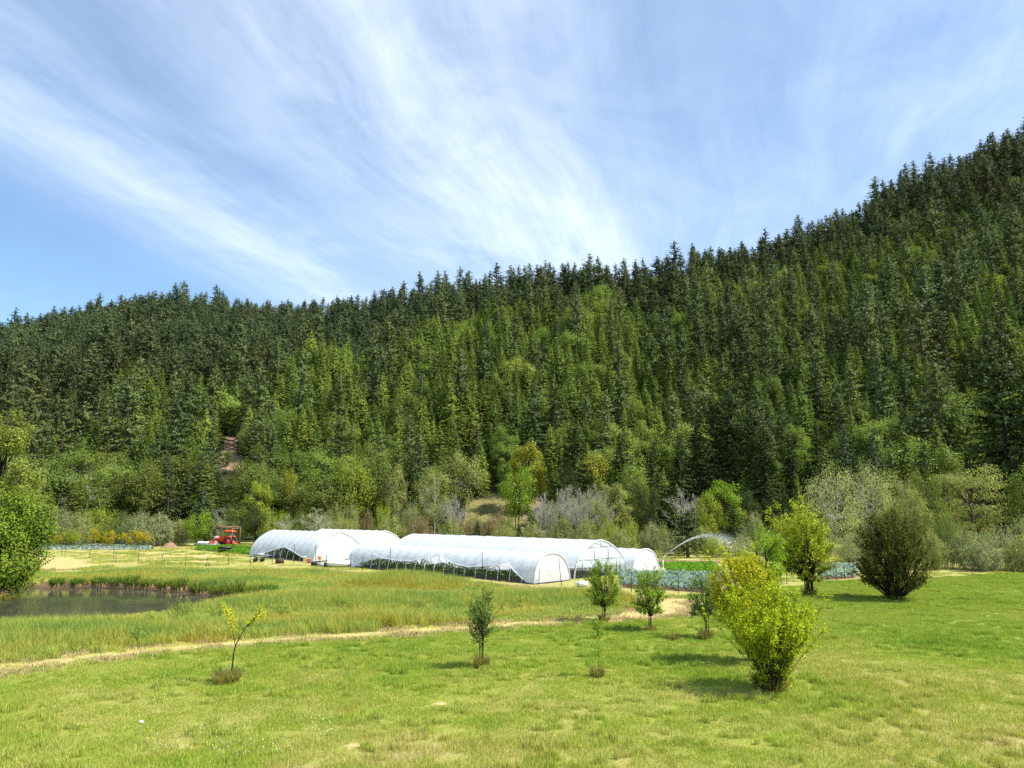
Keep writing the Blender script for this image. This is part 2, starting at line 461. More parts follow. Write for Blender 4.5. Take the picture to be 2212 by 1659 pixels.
def ground_material():
    m, nt, N, Lk = new_mat('ground_grass')
    lawn, flat = lawn_color(nt)
    mead, _ = meadow_color(nt)
    att = lambda n: nd(nt, 'ShaderNodeAttribute', attribute_name=n).outputs['Fac']
    n5 = noise(nt, flat, 6, 4, .65); n9 = noise(nt, flat, 1.4, 4, .65, .5)
    def soft(a): return remap(nt, math_(nt, 'ADD', a, remap(nt, n9, .25, .75, -.3, .3)), .35, .65, 0, 1, True)
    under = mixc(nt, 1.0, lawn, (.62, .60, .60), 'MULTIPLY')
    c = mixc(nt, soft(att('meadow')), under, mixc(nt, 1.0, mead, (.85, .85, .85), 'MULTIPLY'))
    fieldc = mixc(nt, remap(nt, n9, .3, .7), (.26, .265, .06), (.43, .37, .14))
    c = mixc(nt, soft(att('far')), c, fieldc)
    hay = mixc(nt, remap(nt, math_(nt, 'ADD', math_(nt, 'MULTIPLY', n5, .5), math_(nt, 'MULTIPLY', n9, .5)), .35, .65), (.33, .29, .09), (.56, .44, .20))
    c = mixc(nt, soft(att('hay')), c, hay)
    c = mixc(nt, soft(att('soil')), c, mixc(nt, remap(nt, n5, .3, .7), (.035, .03, .026), (.085, .07, .055)))
    c = mixc(nt, soft(att('tilled')), c, mixc(nt, remap(nt, n5, .3, .7), (.16, .09, .06), (.27, .16, .10)))
    c = mixc(nt, soft(att('mud')), c, mixc(nt, remap(nt, n5, .3, .7), (.09, .055, .03), (.20, .13, .075)))
    p = nd(nt, 'ShaderNodeBsdfPrincipled', i_Roughness=.9); p.inputs['Specular IOR Level'].default_value = .1
    Lk.new(c, p.inputs['Base Color'])
    b = nd(nt, 'ShaderNodeBump', i_Strength=.9, i_Distance=.12); Lk.new(math_(nt, 'ADD', n5, n9), b.inputs['Height']); Lk.new(b.outputs[0], p.inputs['Normal'])
    Lk.new(p.outputs[0], nd(nt, 'ShaderNodeOutputMaterial').inputs[0])
    return m

def bump_attr(s, w=.6): return np.clip(.5 - s / (2 * w), 0, 1)

TUN = {}   # name -> (right-end centre xy, length, half width)
TUN['C'] = (np.array([3.15, 61.7]), 24.8, 2.15)
TUN['D'] = (np.array([7.6, 66.6]), 25.0, 3.65)
TUN['E'] = (np.array([12.1, 70.6]), 14.0, 2.1)
TUN['A'] = (np.array([-19.2, 86.2]), 14.0, 3.2)
TUN['B'] = (np.array([-15.0, 91.0]), 13.0, 3.2)

def tunnel_sdf(P, k, grow=0.0):
    c, L, w = TUN[k]
    d = P - c
    s = d @ U; t = d @ PV
    return np.maximum(np.maximum(-s - grow, s - L - grow), np.abs(t) - w - grow)

KALE = px2([(1335, 1243), (1560, 1247), (1545, 1283), (1345, 1269)])
KALE2 = px2([(1770, 1228), (1852, 1226), (1850, 1249), (1772, 1254)])
LETT = px2([(1419, 1219), (1545, 1219), (1560, 1238), (1440, 1236)])
TILL = px2([(1415, 1208), (1580, 1213), (1580, 1219), (1417, 1217)])
ROWS = px2([(95, 1163), (350, 1163), (352, 1177), (95, 1177)])
meadow_fence_line = px2([(-300, 1205), (133, 1200), (193, 1205), (298, 1217), (350, 1221), (446, 1223), (493, 1222), (541, 1221), (635, 1221), (682, 1224), (757, 1230), (841, 1243), (934, 1246), (1043, 1253), (1164, 1261), (1249, 1269), (1364, 1279), (1466, 1284)])
MEADOW = np.concatenate([PATH, px2([(1400, 1300)]), px2([(1350, 1297), (1250, 1285), (1150, 1273), (1050, 1265), (950, 1257), (850, 1250), (760, 1244), (660, 1236), (560, 1236), (400, 1236), (250, 1236), (100, 1245), (-200, 1250)])])
FAR = np.concatenate([px2([(-600, 1240), (60, 1240), (200, 1234), (400, 1232), (660, 1232), (760, 1240), (850, 1247), (950, 1254), (1050, 1262), (1150, 1270), (1250, 1281), (1340, 1291), (1470, 1288), (1560, 1286), (1760, 1258), (1860, 1252)]), np.array([[60., 75.], [90., 140.], [-160., 140.]])])

def build_ground():
    xs = np.unique(np.round(np.concatenate([np.linspace(-420, -62, 40), np.arange(-60, 46, .34), np.linspace(47, 420, 44)]), 3))
    ys = np.unique(np.round(np.concatenate([np.linspace(-200, 10, 20), np.arange(11, 76, .34), np.arange(76, 135, .8), np.linspace(137, 420, 24)]), 3))
    X, Y = np.meshgrid(xs, ys)
    Z = field(X, Y)
    nx, ny = len(xs), len(ys)
    b = MB()
    i = np.arange(ny - 1)[:, None] * nx; j = np.arange(nx - 1)[None]
    b.add(np.stack([X, Y, Z], -1).reshape(-1, 3), np.stack([i + j, i + j + 1, i + j + 1 + nx, i + j + nx], -1).reshape(-1, 4))
    o = b.build('ground', ground_material(), smooth=True)
    tag(o, kind='structure')
    P = np.stack([X.ravel(), Y.ravel()], 1)
    A = {}
    A['hay'] = .72 * bump_attr(line_dist(P, PATH) - .65, .9)
    A['hay'] = np.maximum(A['hay'], .95 * bump_attr(line_dist(P, PATH2) - .5, .6))
    for h, wt in zip(HAYS, (.80, .85, .75, .58, .6, .7, .6)): A['hay'] = np.maximum(A['hay'], wt * bump_attr(poly_sdf(P, h), 1.6))
    for c in PATCH: A['hay'] = np.maximum(A['hay'], .9 * bump_attr(np.hypot(*(P - c).T) - .28, .2))
    A['meadow'] = bump_attr(poly_sdf(P, MEADOW), .8)
    A['far'] = bump_attr(poly_sdf(P, FAR), 1.0)
    A['soil'] = np.maximum(bump_attr(tunnel_sdf(P, 'C', .25), .35), np.maximum(bump_attr(tunnel_sdf(P, 'A', -.3), .5), bump_attr(tunnel_sdf(P, 'D', 0), .4)))
    A['tilled'] = np.maximum(bump_attr(poly_sdf(P, TILL), .5), np.maximum(bump_attr(poly_sdf(P, KALE), .4), np.maximum(bump_attr(poly_sdf(P, KALE2), .4), bump_attr(poly_sdf(P, ROWS), .8))))
    A['tilled'] = np.maximum(A['tilled'], .8 * bump_attr(poly_sdf(P, LETT), .4))
    A['mud'] = bump_attr(poly_sdf(P, POND) - .35, .5)
    for k, v in A.items():
        at_ = o.data.attributes.new(k, 'FLOAT', 'POINT'); at_.data.foreach_set('value', v.astype(np.float32))
    return o

SCREE = np.array([(492, 942), (512, 944), (508, 975), (535, 1008), (540, 1030), (505, 1022), (450, 1012), (478, 985)], float)
BANK = np.array([(1000, 1080), (1180, 1074), (1180, 1150), (1000, 1150)], float)
BANKSOIL = np.array([(1108, 1098), (1165, 1085), (1165, 1118), (1110, 1118)], float)

def build_hill():
    A, RR = np.meshgrid(HA, HR, indexing='ij')
    X, Y = RR * np.sin(A), RR * np.cos(A)
    na, nr = len(HA), len(HR)
    b = MB()
    i = np.arange(na - 1)[:, None] * nr; j = np.arange(nr - 1)[None]
    V = np.stack([X, Y, HZ], -1).reshape(-1, 3)
    b.add(V, np.stack([i + j, i + j + 1, i + j + 1 + nr, i + j + nr], -1).reshape(-1, 4)[:, ::-1])
    m, nt, N, Lk = new_mat('forest_floor')
    pos = nd(nt, 'ShaderNodeNewGeometry').outputs['Position']
    n1 = noise(nt, pos, .15, 5, .6); n2 = noise(nt, pos, 1.1, 5, .65)
    c = mixc(nt, remap(nt, n1, .35, .65), (.03, .035, .014), (.055, .065, .02))
    s = nd(nt, 'ShaderNodeAttribute', attribute_name='soil').outputs['Fac']; g = nd(nt, 'ShaderNodeAttribute', attribute_name='grassy').outputs['Fac']
    c = mixc(nt, remap(nt, math_(nt, 'ADD', g, remap(nt, n2, .2, .8, -.2, .2)), .3, .7), c, mixc(nt, remap(nt, n2, .3, .7), (.12, .13, .04), (.25, .20, .09)))
    c = mixc(nt, remap(nt, math_(nt, 'ADD', s, remap(nt, n2, .2, .8, -.3, .3)), .3, .7), c, mixc(nt, remap(nt, n2, .3, .7), (.22, .145, .09), (.36, .26, .17)))
    p = nd(nt, 'ShaderNodeBsdfPrincipled', i_Roughness=.95); p.inputs['Specular IOR Level'].default_value = .05
    Lk.new(c, p.inputs['Base Color'])
    bp = nd(nt, 'ShaderNodeBump', i_Strength=.8, i_Distance=.4); Lk.new(n2, bp.inputs['Height']); Lk.new(bp.outputs[0], p.inputs['Normal'])
    Lk.new(p.outputs[0], nd(nt, 'ShaderNodeOutputMaterial').inputs[0])
    o = b.build('hillside', m, smooth=True); tag(o, kind='structure')
    qx, qy = proj(V); Q = np.stack([qx, qy], 1); rad = np.hypot(V[:, 0], V[:, 1])
    soil = np.where(rad < 260, np.maximum(bump_attr(poly_sdf(Q, SCREE), 9), bump_attr(poly_sdf(Q, BANKSOIL), 7)), 0)
    gr = np.where(rad < 185, bump_attr(poly_sdf(Q, BANK), 12), 0)
    for k, v in (('soil', soil), ('grassy', gr)):
        at_ = o.data.attributes.new(k, 'FLOAT', 'POINT'); at_.data.foreach_set('value', v.astype(np.float32))

build_ground(); build_hill()

def build_water():
    m, nt, N, Lk = new_mat('pond_water')
    pos = nd(nt, 'ShaderNodeNewGeometry').outputs['Position']
    p = nd(nt, 'ShaderNodeBsdfPrincipled', i_Roughness=.03); p.inputs['Specular IOR Level'].default_value = .6
    n1 = noise(nt, mscale(nt, pos, (1, 1.6, 1)), .5, 4, .6)
    Lk.new(mixc(nt, remap(nt, n1, .35, .65), (.050, .050, .036), (.078, .076, .056)), p.inputs['Base Color'])
    w = noise(nt, mscale(nt, pos, (.8, 1.3, 1)), 2.6, 3, .6)
    b = nd(nt, 'ShaderNodeBump', i_Strength=.16, i_Distance=.03); Lk.new(w, b.inputs['Height']); Lk.new(b.outputs[0], p.inputs['Normal'])
    Lk.new(p.outputs[0], nd(nt, 'ShaderNodeOutputMaterial').inputs[0])
    c = POND.mean(0)
    b_ = MB(); g = c + (POND - c) * 1.06
    V = [(x, y, WL) for x, y in g]
    b_.poly(V, [list(range(len(V)))[::-1]])
    o = b_.build('pond_water', m); tag(o, kind='structure')
    if o.data.polygons[0].normal.z < 0: o.data.flip_normals()
build_water()

# ------------------------------------------------------------------ plant generators
def bez(p0, p1, p2, n):
    t = np.linspace(0, 1, n)[:, None]
    return (1 - t) ** 2 * p0 + 2 * t * (1 - t) * p1 + t ** 2 * p2

def make_conifer(seed, H, Rr, base=.05, ragged=.15, step=.42, nb=7, spray=.74, power=.95, tip_up=.35, droop=-.25, gap=0.0):
    g = G(seed)
    T, L = MB(), MB()
    zt = np.linspace(0, 1, 7)
    bx, by = g.normal(0, .012 * H, 2)
    T.tube(np.stack([bx * zt ** 2, by * zt ** 2, zt * H], 1), .016 * H * (1 - zt * .93) + .02, 6)
    Ps, Ns, Ts, Ls, Ws = [], [], [], [], []
    z = base * H
    while z < H * .985:
        f = z / H; t = (1 - f) / (1 - base)
        Lm = Rr * min(1.0, (t * 1.5) ** power) * (1 if t < .8 else .9) + .12
        if g.random() < gap: Lm *= g.uniform(.25, .6)
        for k in range(nb if t > .08 else 4):
            if g.random() < ragged * .6: continue
            az = g.uniform(0, 2 * PI); ln = Lm * g.uniform(1 - ragged * 1.8, 1 + ragged)
            if g.random() < .1: ln *= 1.2
            el = droop + (tip_up - droop) * f + g.normal(0, .10)
            dr = np.array([math.cos(az) * math.cos(el), math.sin(az) * math.cos(el), math.sin(el)])
            org = np.array([bx * f * f, by * f * f, z + g.uniform(-.3, .3) * step])
            n = max(3, int(ln / (spray * .26)))
            s = np.sort(g.uniform(.22, 1.0, n)); s[-1] = 1
            pos = org + dr * (s * ln)[:, None]; pos[:, 2] -= .10 * ln * s ** 2 * (1 - f)
            sw = g.uniform(.35, .95, n) * np.where(np.arange(n) % 2, 1, -1) * (1 - .75 * s ** 3)
            td = np.stack([np.cos(az + sw), np.sin(az + sw), np.full(n, math.sin(el) - .22) + g.normal(0, .22, n)], 1)
            nn = np.stack([math.cos(az) * .8 + g.normal(0, .5, n), math.sin(az) * .8 + g.normal(0, .5, n), np.full(n, .5)], 1)
            sl = spray * g.uniform(.6, 1.2, n) * (1.05 - .35 * s) * (.55 + .45 * min(1, ln / (Rr * .5)))
            Ps.append(pos); Ns.append(nn); Ts.append(td); Ls.append(sl); Ws.append(sl * g.uniform(.38, .62, n))
        z += step * g.uniform(.75, 1.25) * (.55 + .45 * t)
    L.leaves(np.concatenate(Ps), np.concatenate(Ns), np.concatenate(Ls), np.concatenate(Ws), g, np.concatenate(Ts))
    return T, L

def make_broadleaf(seed, H, W, base=.22, nclump=26, nleaf=2600, leaf=.35, stems=1, stem_r=.018, squash=1.0, sparse=.0, top=.5, layers=False):
    g = G(seed)
    T, L = MB(), MB()
    zc = H * (base + (1 - base) * top); rz = H * (1 - base) * .5; rx = W / 2
    d = norm(g.normal(size=(nclump, 3))); rad = g.uniform(.35, .86, nclump) ** .7
    C = d * rad[:, None] * np.array([rx, rx, rz]); C[:, 2] += H * base + rz
    low = C[:, 2] < H * (base + .12); C[low, :2] *= .75
    cr = W * g.uniform(.13, .24, nclump) * (26 / nclump) ** .33
    S0 = []
    for k in range(stems):
        a = 2 * PI * k / stems + g.uniform(0, 1); sp = 0 if stems == 1 else W * .05
        p0 = np.array([math.cos(a) * sp, math.sin(a) * sp, -.1]); p2 = np.array([math.cos(a) * rx * (.12 if stems == 1 else .35), math.sin(a) * rx * (.12 if stems == 1 else .35), H * .82])
        p1 = np.array([p0[0] * 1.1, p0[1] * 1.1, H * .45])
        path = bez(p0, p1, p2, 8); S0.append(path)
        T.tube(path, H * stem_r * np.linspace(1, .2, 8) / math.sqrt(stems) * 1.2, 6)
    for c in C:
        path = S0[int(g.integers(len(S0)))]
        k = int(np.clip(np.searchsorted(path[:, 2], c[2] * g.uniform(.45, .75)), 1, 6))
        mid = (path[k] + c) / 2 + np.array([0, 0, H * .03])
        T.tube(bez(path[k], mid, c, 5), H * stem_r * .4 * np.linspace(1, .25, 5), 4, cap=False)
    n = nleaf; ci = g.choice(nclump, n, p=cr ** 2 / (cr ** 2).sum())
    off = norm(g.normal(size=(n, 3))); rr = g.uniform(.0, 1, n) ** .45
    ex = g.uniform(.7, 1.25, (nclump, 3)); ex[:, 2] *= squash
    P = C[ci] + off * rr[:, None] * cr[ci][:, None] * ex[ci]
    if layers: P[:, 2] = C[ci][:, 2] + (P[:, 2] - C[ci][:, 2]) * .35
    cen = np.array([0, 0, H * base + rz])
    nn = off * .8 + norm(P - cen) * .5 + np.array([0, 0, .55]) + g.normal(0, .55, (n, 3))
    keep = P[:, 2] > .12
    L.leaves(P[keep], nn[keep], leaf * g.uniform(.6, 1.3, keep.sum()), leaf * g.uniform(.4, .75, keep.sum()), g)
    return T, L

def make_shrub(seed, H, W, n_stem=40, leaf=.22, nleaf=2600, stem_r=.03, feather=.5):
    """multi stemmed feathery shrub whose shoots reach the ground all round"""
    g = G(seed); T, L = MB(), MB(); P, Nn, Tt = [], [], []
    per = max(8, nleaf // n_stem)
    for k in range(n_stem):
        a = g.uniform(0, 2 * PI); q = g.uniform(0, 1) ** .6
        top = H * math.sqrt(max(.05, 1 - (q * .93) ** 2)) * g.uniform(.78, 1.05)
        p0 = np.array([math.cos(a), math.sin(a), 0]) * W * .2 * q; p2 = np.array([math.cos(a) * W / 2 * q, math.sin(a) * W / 2 * q, top])
        p1 = np.array([p2[0] * .7, p2[1] * .7, top * .6])
        path = bez(p0, p1, p2, 7)
        if k % 2 == 0: T.tube(path, stem_r * np.linspace(1, .2, 7), 3, cap=False)
        t = g.uniform(.12, 1, per) ** .8
        pts = (1 - t)[:, None] ** 2 * p0 + (2 * t * (1 - t))[:, None] * p1 + t[:, None] ** 2 * p2
        tang = norm(p2 - p1 + g.normal(0, .1, 3))
        pts = pts + g.normal(0, 1, (per, 3)) * W * .055 * (1.15 - t[:, None] * .6)
        P.append(pts); Tt.append(np.tile(tang, (per, 1)) + g.normal(0, feather, (per, 3)))
        Nn.append(np.stack([np.full(per, math.cos(a) * .6), np.full(per, math.sin(a) * .6), np.full(per, .7)], 1) + g.normal(0, .6, (per, 3)))
    P = np.concatenate(P); Nn = np.concatenate(Nn); Tt = np.concatenate(Tt)
    ok = P[:, 2] > .05
    n = ok.sum()
    L.leaves(P[ok], Nn[ok], leaf * g.uniform(.7, 1.4, n), leaf * g.uniform(.25, .5, n), g, Tt[ok])
    return T, L

def make_bare(seed, H, W, n1=15, n2=10, n3=8, r=.048, leaves=0):
    g = G(seed); T, L = MB(), MB()
    zt = np.linspace(0, 1, 8)
    wob = np.cumsum(g.normal(0, .012 * H, (8, 2)), 0)
    tr = np.stack([wob[:, 0], wob[:, 1], zt * H * .93], 1); tr[0, :2] = 0
    T.tube(tr, r * 1.6 * (1 - zt * .85), 5)
    tips = []
    for i in range(n1):
        f = g.uniform(.2, .95); o = np.array([np.interp(f, zt, tr[:, q]) for q in range(3)])
        az = g.uniform(0, 2 * PI); l1 = (1.05 - f) * W * .62 + .08 * W
        e = o + np.array([math.cos(az) * l1, math.sin(az) * l1, l1 * g.uniform(.5, 1.3)])
        b1 = bez(o, o + (e - o) * .5 + np.array([0, 0, -.08 * l1]), e, 5)
        T.tube(b1, r * .6 * np.linspace(1, .35, 5), 3, cap=False)
        for j in range(n2):
            k = g.uniform(.25, 1); o2 = o + (e - o) * k
            d2 = norm(norm(e - o) + g.normal(0, .6, 3) + np.array([0, 0, .35])); l2 = l1 * g.uniform(.25, .55)
            e2 = o2 + d2 * l2
            T.tube([o2, (o2 + e2) / 2 + g.normal(0, .03 * l2, 3), e2], r * .34 * np.array([1, .7, .4]), 3, cap=False)
            for q in range(n3):
                o3 = o2 + (e2 - o2) * g.uniform(.2, 1); e3 = o3 + norm(d2 + g.normal(0, .7, 3)) * l2 * g.uniform(.3, .6)
                T.tube([o3, e3], r * .2 * np.array([1, .5]), 3, cap=False); tips.append(e3)
    if leaves:
        tips = np.array(tips); k = g.integers(len(tips), size=leaves)
        P = tips[k] + g.normal(0, .14, (leaves, 3))
        L.leaves(P, g.normal(size=(leaves, 3)) + np.array([0, 0, .4]), .2 * g.uniform(.6, 1.3, leaves), .1, g)
    return T, L

def make_vase(seed, H, W, env, nmain=40, ntwig=14, nleaf=16, leaf=.055, lo=.2, base_r=.15, stem_r=.02, twig=.5, up=.55, lean=(0, 0), skip=.3, inner=.35, out=.5, wleaf=.55, vol=False, rnd=.42, fork=0.0, nstem=0, shoots=.0, vpow=1.5):
    """bush or small tree of ascending shoots with leaves set along them"""
    g = G(seed); T, L = MB(), MB(); P, Nn, Tt = [], [], []
    SP = []
    for i in range(nstem):
        a = 2 * PI * i / nstem + g.uniform(0, 1); c_, d_ = math.cos(a), math.sin(a)
        rs = W / 2 * g.uniform(.1, .34)
        SP.append(bez(np.array([c_ * base_r, d_ * base_r, -.08]), np.array([c_ * base_r * 1.2, d_ * base_r * 1.2, H * .45]), np.array([c_ * rs + lean[0] * .8, d_ * rs, H * g.uniform(.72, .9)]), 12))
        T.tube(SP[-1], stem_r * np.linspace(1.7, .4, 12), 6)
    for i in range(nmain):
        az = g.uniform(0, 2 * PI); zt = H * (lo + (1 - lo) * g.uniform(0, 1) ** .75)
        rad = W / 2 * env(zt / H) * g.uniform(.35, 1.0) ** .6
        if vol:
            while True:
                zt = g.uniform(lo, 1); e_ = env(zt)
                if g.random() < e_ ** vpow: break
            rad = W / 2 * e_ * g.uniform(.05, 1.0) ** .42 * (1 + .12 * math.sin(3 * az + 9 * zt)); zt = zt * H
        sk = skip
        if g.random() < shoots: rad *= 1.28; zt *= 1.07; sk = skip * .75
        p0 = np.array([math.cos(az), math.sin(az), 0]) * base_r * g.uniform(.2, 1) 
        if SP:
            q_ = SP[i % nstem]; p0 = q_[int(np.clip(np.searchsorted(q_[:, 2], min(zt * .8, fork * g.uniform(.85, 2.0))), 1, 10))]
        p2 = np.array([math.cos(az) * rad + lean[0] * zt / H, math.sin(az) * rad + lean[1] * zt / H, zt])
        p1 = np.array([p0[0] + (p2[0] - p0[0]) * inner, p0[1] + (p2[1] - p0[1]) * inner, p0[2] + (zt - p0[2]) * .58])
        T.tube(bez(p0, p1, p2, 8), stem_r * g.uniform(.6, 1.1) * np.linspace(1, .18, 8), 5, cap=False)
        for j in range(ntwig):
            t = sk + (1 - sk) * g.uniform(0, 1) ** .8
            p = (1 - t) ** 2 * p0 + 2 * t * (1 - t) * p1 + t * t * p2
            tan = norm(2 * (1 - t) * (p1 - p0) + 2 * t * (p2 - p1))
            ow = np.array([p[0], p[1], 0]); ow = ow / (np.linalg.norm(ow) + 1e-6)
            d = norm(tan * .7 + ow * out * g.random() + np.array([0, 0, up]) + g.normal(0, rnd, 3))
            l = twig * g.uniform(.4, 1.15)
            e = p + d * l
            if j % 2 == 0: T.tube([p, e], stem_r * .22 * np.array([1, .4]), 3, cap=False)
            s = g.uniform(.05, 1.05, nleaf)
            P.append(p + d * (l * s)[:, None] + g.normal(0, leaf * .42, (nleaf, 3)))
            Nn.append(ow * .5 + np.array([0, 0, .6]) + g.normal(0, .65, (nleaf, 3))); Tt.append(d + g.normal(0, .8, (nleaf, 3)))
    P = np.concatenate(P); Nn = np.concatenate(Nn); Tt = np.concatenate(Tt); n = len(P)
    L.leaves(P, Nn, leaf * g.uniform(.7, 1.35, n), leaf * wleaf * g.uniform(.75, 1.25, n), g, Tt)
    return T, L

def add_tuft(o, seed, H, Wd, n, name='grass_tuft', mat=None, color=None, w=.012, flop=.9):
    g = G(seed); b = MB()
    a = g.uniform(0, 2 * PI, n); r0 = Wd * .28 * np.sqrt(g.random(n)); r1 = r0 + Wd * .5 * g.random(n) ** .8 * flop
    B = np.stack([np.cos(a) * r0, np.sin(a) * r0, np.full(n, -.03)], 1)
    Tp = np.stack([np.cos(a) * r1, np.sin(a) * r1, H * g.uniform(.35, 1, n) * (1.05 - .5 * (r1 / (Wd * .8)))], 1)
    b.blades(B, Tp, w * g.uniform(.7, 1.3, n), g)
    return b.build(name, mat or M['leaf'], o, color=color or (.25, .24, .075))

USED = {}
def unique_ord(items):
    """items: (object, label, x) - objects that would share a label are told apart by their order from the left"""
    words = ['first', 'second', 'third', 'fourth', 'fifth', 'sixth', 'seventh', 'eighth', 'ninth', 'tenth', 'eleventh', 'twelfth', 'thirteenth', 'fourteenth', 'fifteenth', 'sixteenth', 'seventeenth', 'eighteenth', 'nineteenth', 'twentieth']
    by = {}
    for o, l, x in items: by.setdefault(l, []).append((x, o))
    for l, v in by.items():
        v.sort(key=lambda q: q[0])
        for k, (x, o) in enumerate(v):
            if len(v) == 1: o['label'] = l
            elif k == len(v) - 1: o['label'] = l + ', rightmost of these'
            elif k == 0: o['label'] = l + ', leftmost of these'
            else: o['label'] = l + ', ' + words[min(k, 19)] + ' from left'

def where(px):
    for lim, s in ((150, "beyond the pond's bright tree"), (330, 'behind the yellow bushes'), (405, 'behind the dirt mound'), (530, 'behind the red tractor'), (640, 'above the left tunnels'),
                   (870, 'behind the paired white tunnels'), (1000, 'behind the long tunnel'), (1190, 'by the orange bank'), (1320, "behind the long tunnel's end"), (1440, 'behind the small end tunnel'),
                   (1640, 'behind the sprinkler jet'), (1800, 'behind the vase bushes'), (2030, 'behind the round bronze tree')):
        if px < lim: return s
    return "at the meadow's right edge"

# ------------------------------------------------------------------ instanced ground cover ("stuff")
def instancer(name, sources, pos, rot, scl, idx, tint=None):
    b = MB(); me = bpy.data.meshes.new(name)
    n = len(pos)
    me.vertices.add(n); me.vertices.foreach_set('co', np.asarray(pos, np.float32).ravel())
    def attr(nm, typ, key, v):
        a = me.attributes.new(nm, typ, 'POINT'); a.data.foreach_set(key, v)
    attr('rot', 'FLOAT_VECTOR', 'vector', np.asarray(rot, np.float32).ravel()); attr('scl', 'FLOAT_VECTOR', 'vector', np.asarray(scl, np.float32).ravel())
    attr('idx', 'INT', 'value', np.asarray(idx, np.int32))
    if tint is not None: attr('tint', 'FLOAT_VECTOR', 'vector', np.asarray(tint, np.float32).ravel())
    o = link(bpy.data.objects.new(name, me))
    ng = bpy.data.node_groups.new(name + '_scatter', 'GeometryNodeTree')
    ng.interface.new_socket('Geometry', in_out='INPUT', socket_type='NodeSocketGeometry'); ng.interface.new_socket('Geometry', in_out='OUTPUT', socket_type='NodeSocketGeometry')
    N, Lk = ng.nodes, ng.links
    gi, go = N.new('NodeGroupInput'), N.new('NodeGroupOutput')
    iop = N.new('GeometryNodeInstanceOnPoints'); Lk.new(gi.outputs[0], iop.inputs['Points'])
    jn = N.new('GeometryNodeJoinGeometry')
    for s in reversed(sources):
        oi = N.new('GeometryNodeObjectInfo'); oi.inputs['Object'].default_value = s; oi.inputs['As Instance'].default_value = True
        Lk.new(oi.outputs['Geometry'], jn.inputs[0])
    Lk.new(jn.outputs[0], iop.inputs['Instance']); iop.inputs['Pick Instance'].default_value = True
    def named(nm, t):
        q = N.new('GeometryNodeInputNamedAttribute'); q.data_type = t; q.inputs['Name'].default_value = nm
        return q.outputs['Attribute']
    Lk.new(named('idx', 'INT'), iop.inputs['Instance Index']); Lk.new(named('scl', 'FLOAT_VECTOR'), iop.inputs['Scale'])
    er = N.new('FunctionNodeEulerToRotation'); Lk.new(named('rot', 'FLOAT_VECTOR'), er.inputs[0]); Lk.new(er.outputs[0], iop.inputs['Rotation'])
    Lk.new(iop.outputs[0], go.inputs[0])
    md = o.modifiers.new('scatter', 'NODES'); md.node_group = ng
    return tag(o, kind='stuff')

def source(name, mb, mats):
    """a mesh used only through an instancer; it is not placed in the scene itself"""
    if isinstance(mb, MB): me = mb.mesh(name, mats)
    else: me = mb
    return bpy.data.objects.new(name, me)

def grass_tile(seed, size, n, h0, h1, w, lean=.45, clump=0):
    g = G(seed); b = MB()
    if clump:
        cc = g.uniform(-size / 2, size / 2, (clump, 2)); k = g.integers(clump, size=n)
        xy = cc[k] + g.normal(0, size * .07, (n, 2))
    else: xy = g.uniform(-size / 2, size / 2, (n, 2))
    B = np.stack([xy[:, 0], xy[:, 1], np.full(n, -.03)], 1); h = g.uniform(h0, h1, n) * g.uniform(.7, 1, n)
    a = g.uniform(0, 2 * PI, n); l = h * g.uniform(.05, lean, n) * 1.2
    Tp = B + np.stack([np.cos(a) * l, np.sin(a) * l, h + .03], 1)
    b.blades(B, Tp, w * g.uniform(.6, 1.3, n), g)
    return b

def in_view(P, m=560):
    u, v = proj(np.column_stack([P, np.zeros(len(P))]))
    return (u > -m) & (u < 2212 + m) & (P[:, 1] > 10.5)

def scatter_xy(x0, x1, y0, y1, step, seed):
    g = G(seed); X, Y = np.meshgrid(np.arange(x0, x1, step), np.arange(y0, y1, step))
    P = np.stack([X.ravel(), Y.ravel()], 1) + g.uniform(-.3, .3, (X.size, 2)) * step
    return P[in_view(P)]

def put_grass(name, label, srcs, P, smin, smax, seed, zs=None):
    g = G(seed); n = len(P)
    pos = np.column_stack([P, field(P[:, 0], P[:, 1])])
    s = g.uniform(smin, smax, n); zsc = s if zs is None else zs
    o = instancer(name, srcs, pos, np.column_stack([g.normal(0, .02, n), g.normal(0, .02, n), g.uniform(0, 6.28, n)]), np.column_stack([g.uniform(.9, 1.1, n), g.uniform(.9, 1.1, n), zsc]), g.integers(len(srcs), size=n))
    return tag(o, label, 'grass')

dpath = lambda P: np.minimum(line_dist(P, PATH) - .85, np.min([poly_sdf(P, h) + 1.2 for h in HAYS[:2]] + [line_dist(P, PATH2) - .5], 0))

lawn_src = [source('lawn_tile', grass_tile(10 + k, 1.25, 1150, .05, .13, .011), M['lawn_blade']) for k in range(4)]
lawn_src.append(source('lawn_tile', grass_tile(19, 1.25, 1000, .07, .24, .012, .6, clump=9), M['lawn_blade']))
P = scatter_xy(-70, 75, 11, 74, 1.0, 3)
ok = (poly_sdf(P, MEADOW) > .1) & (poly_sdf(P, FAR) > .3) & (dpath(P) > .35)
ok &= np.min([np.hypot(*(P - c).T) for c in PATCH], 0) > .7
P = P[ok]
zs = .62 + .6 * np.clip(.5 + .9 * smooth_noise(P[:, 0], P[:, 1], .6, 31), 0, 1.3) + .3 * np.clip((22 - P[:, 1]) / 6, 0, 1)
put_grass('lawn_grass', 'short sunlit yellow green lawn grass covering the foreground', lawn_src, P, .8, 1.2, 4, zs)

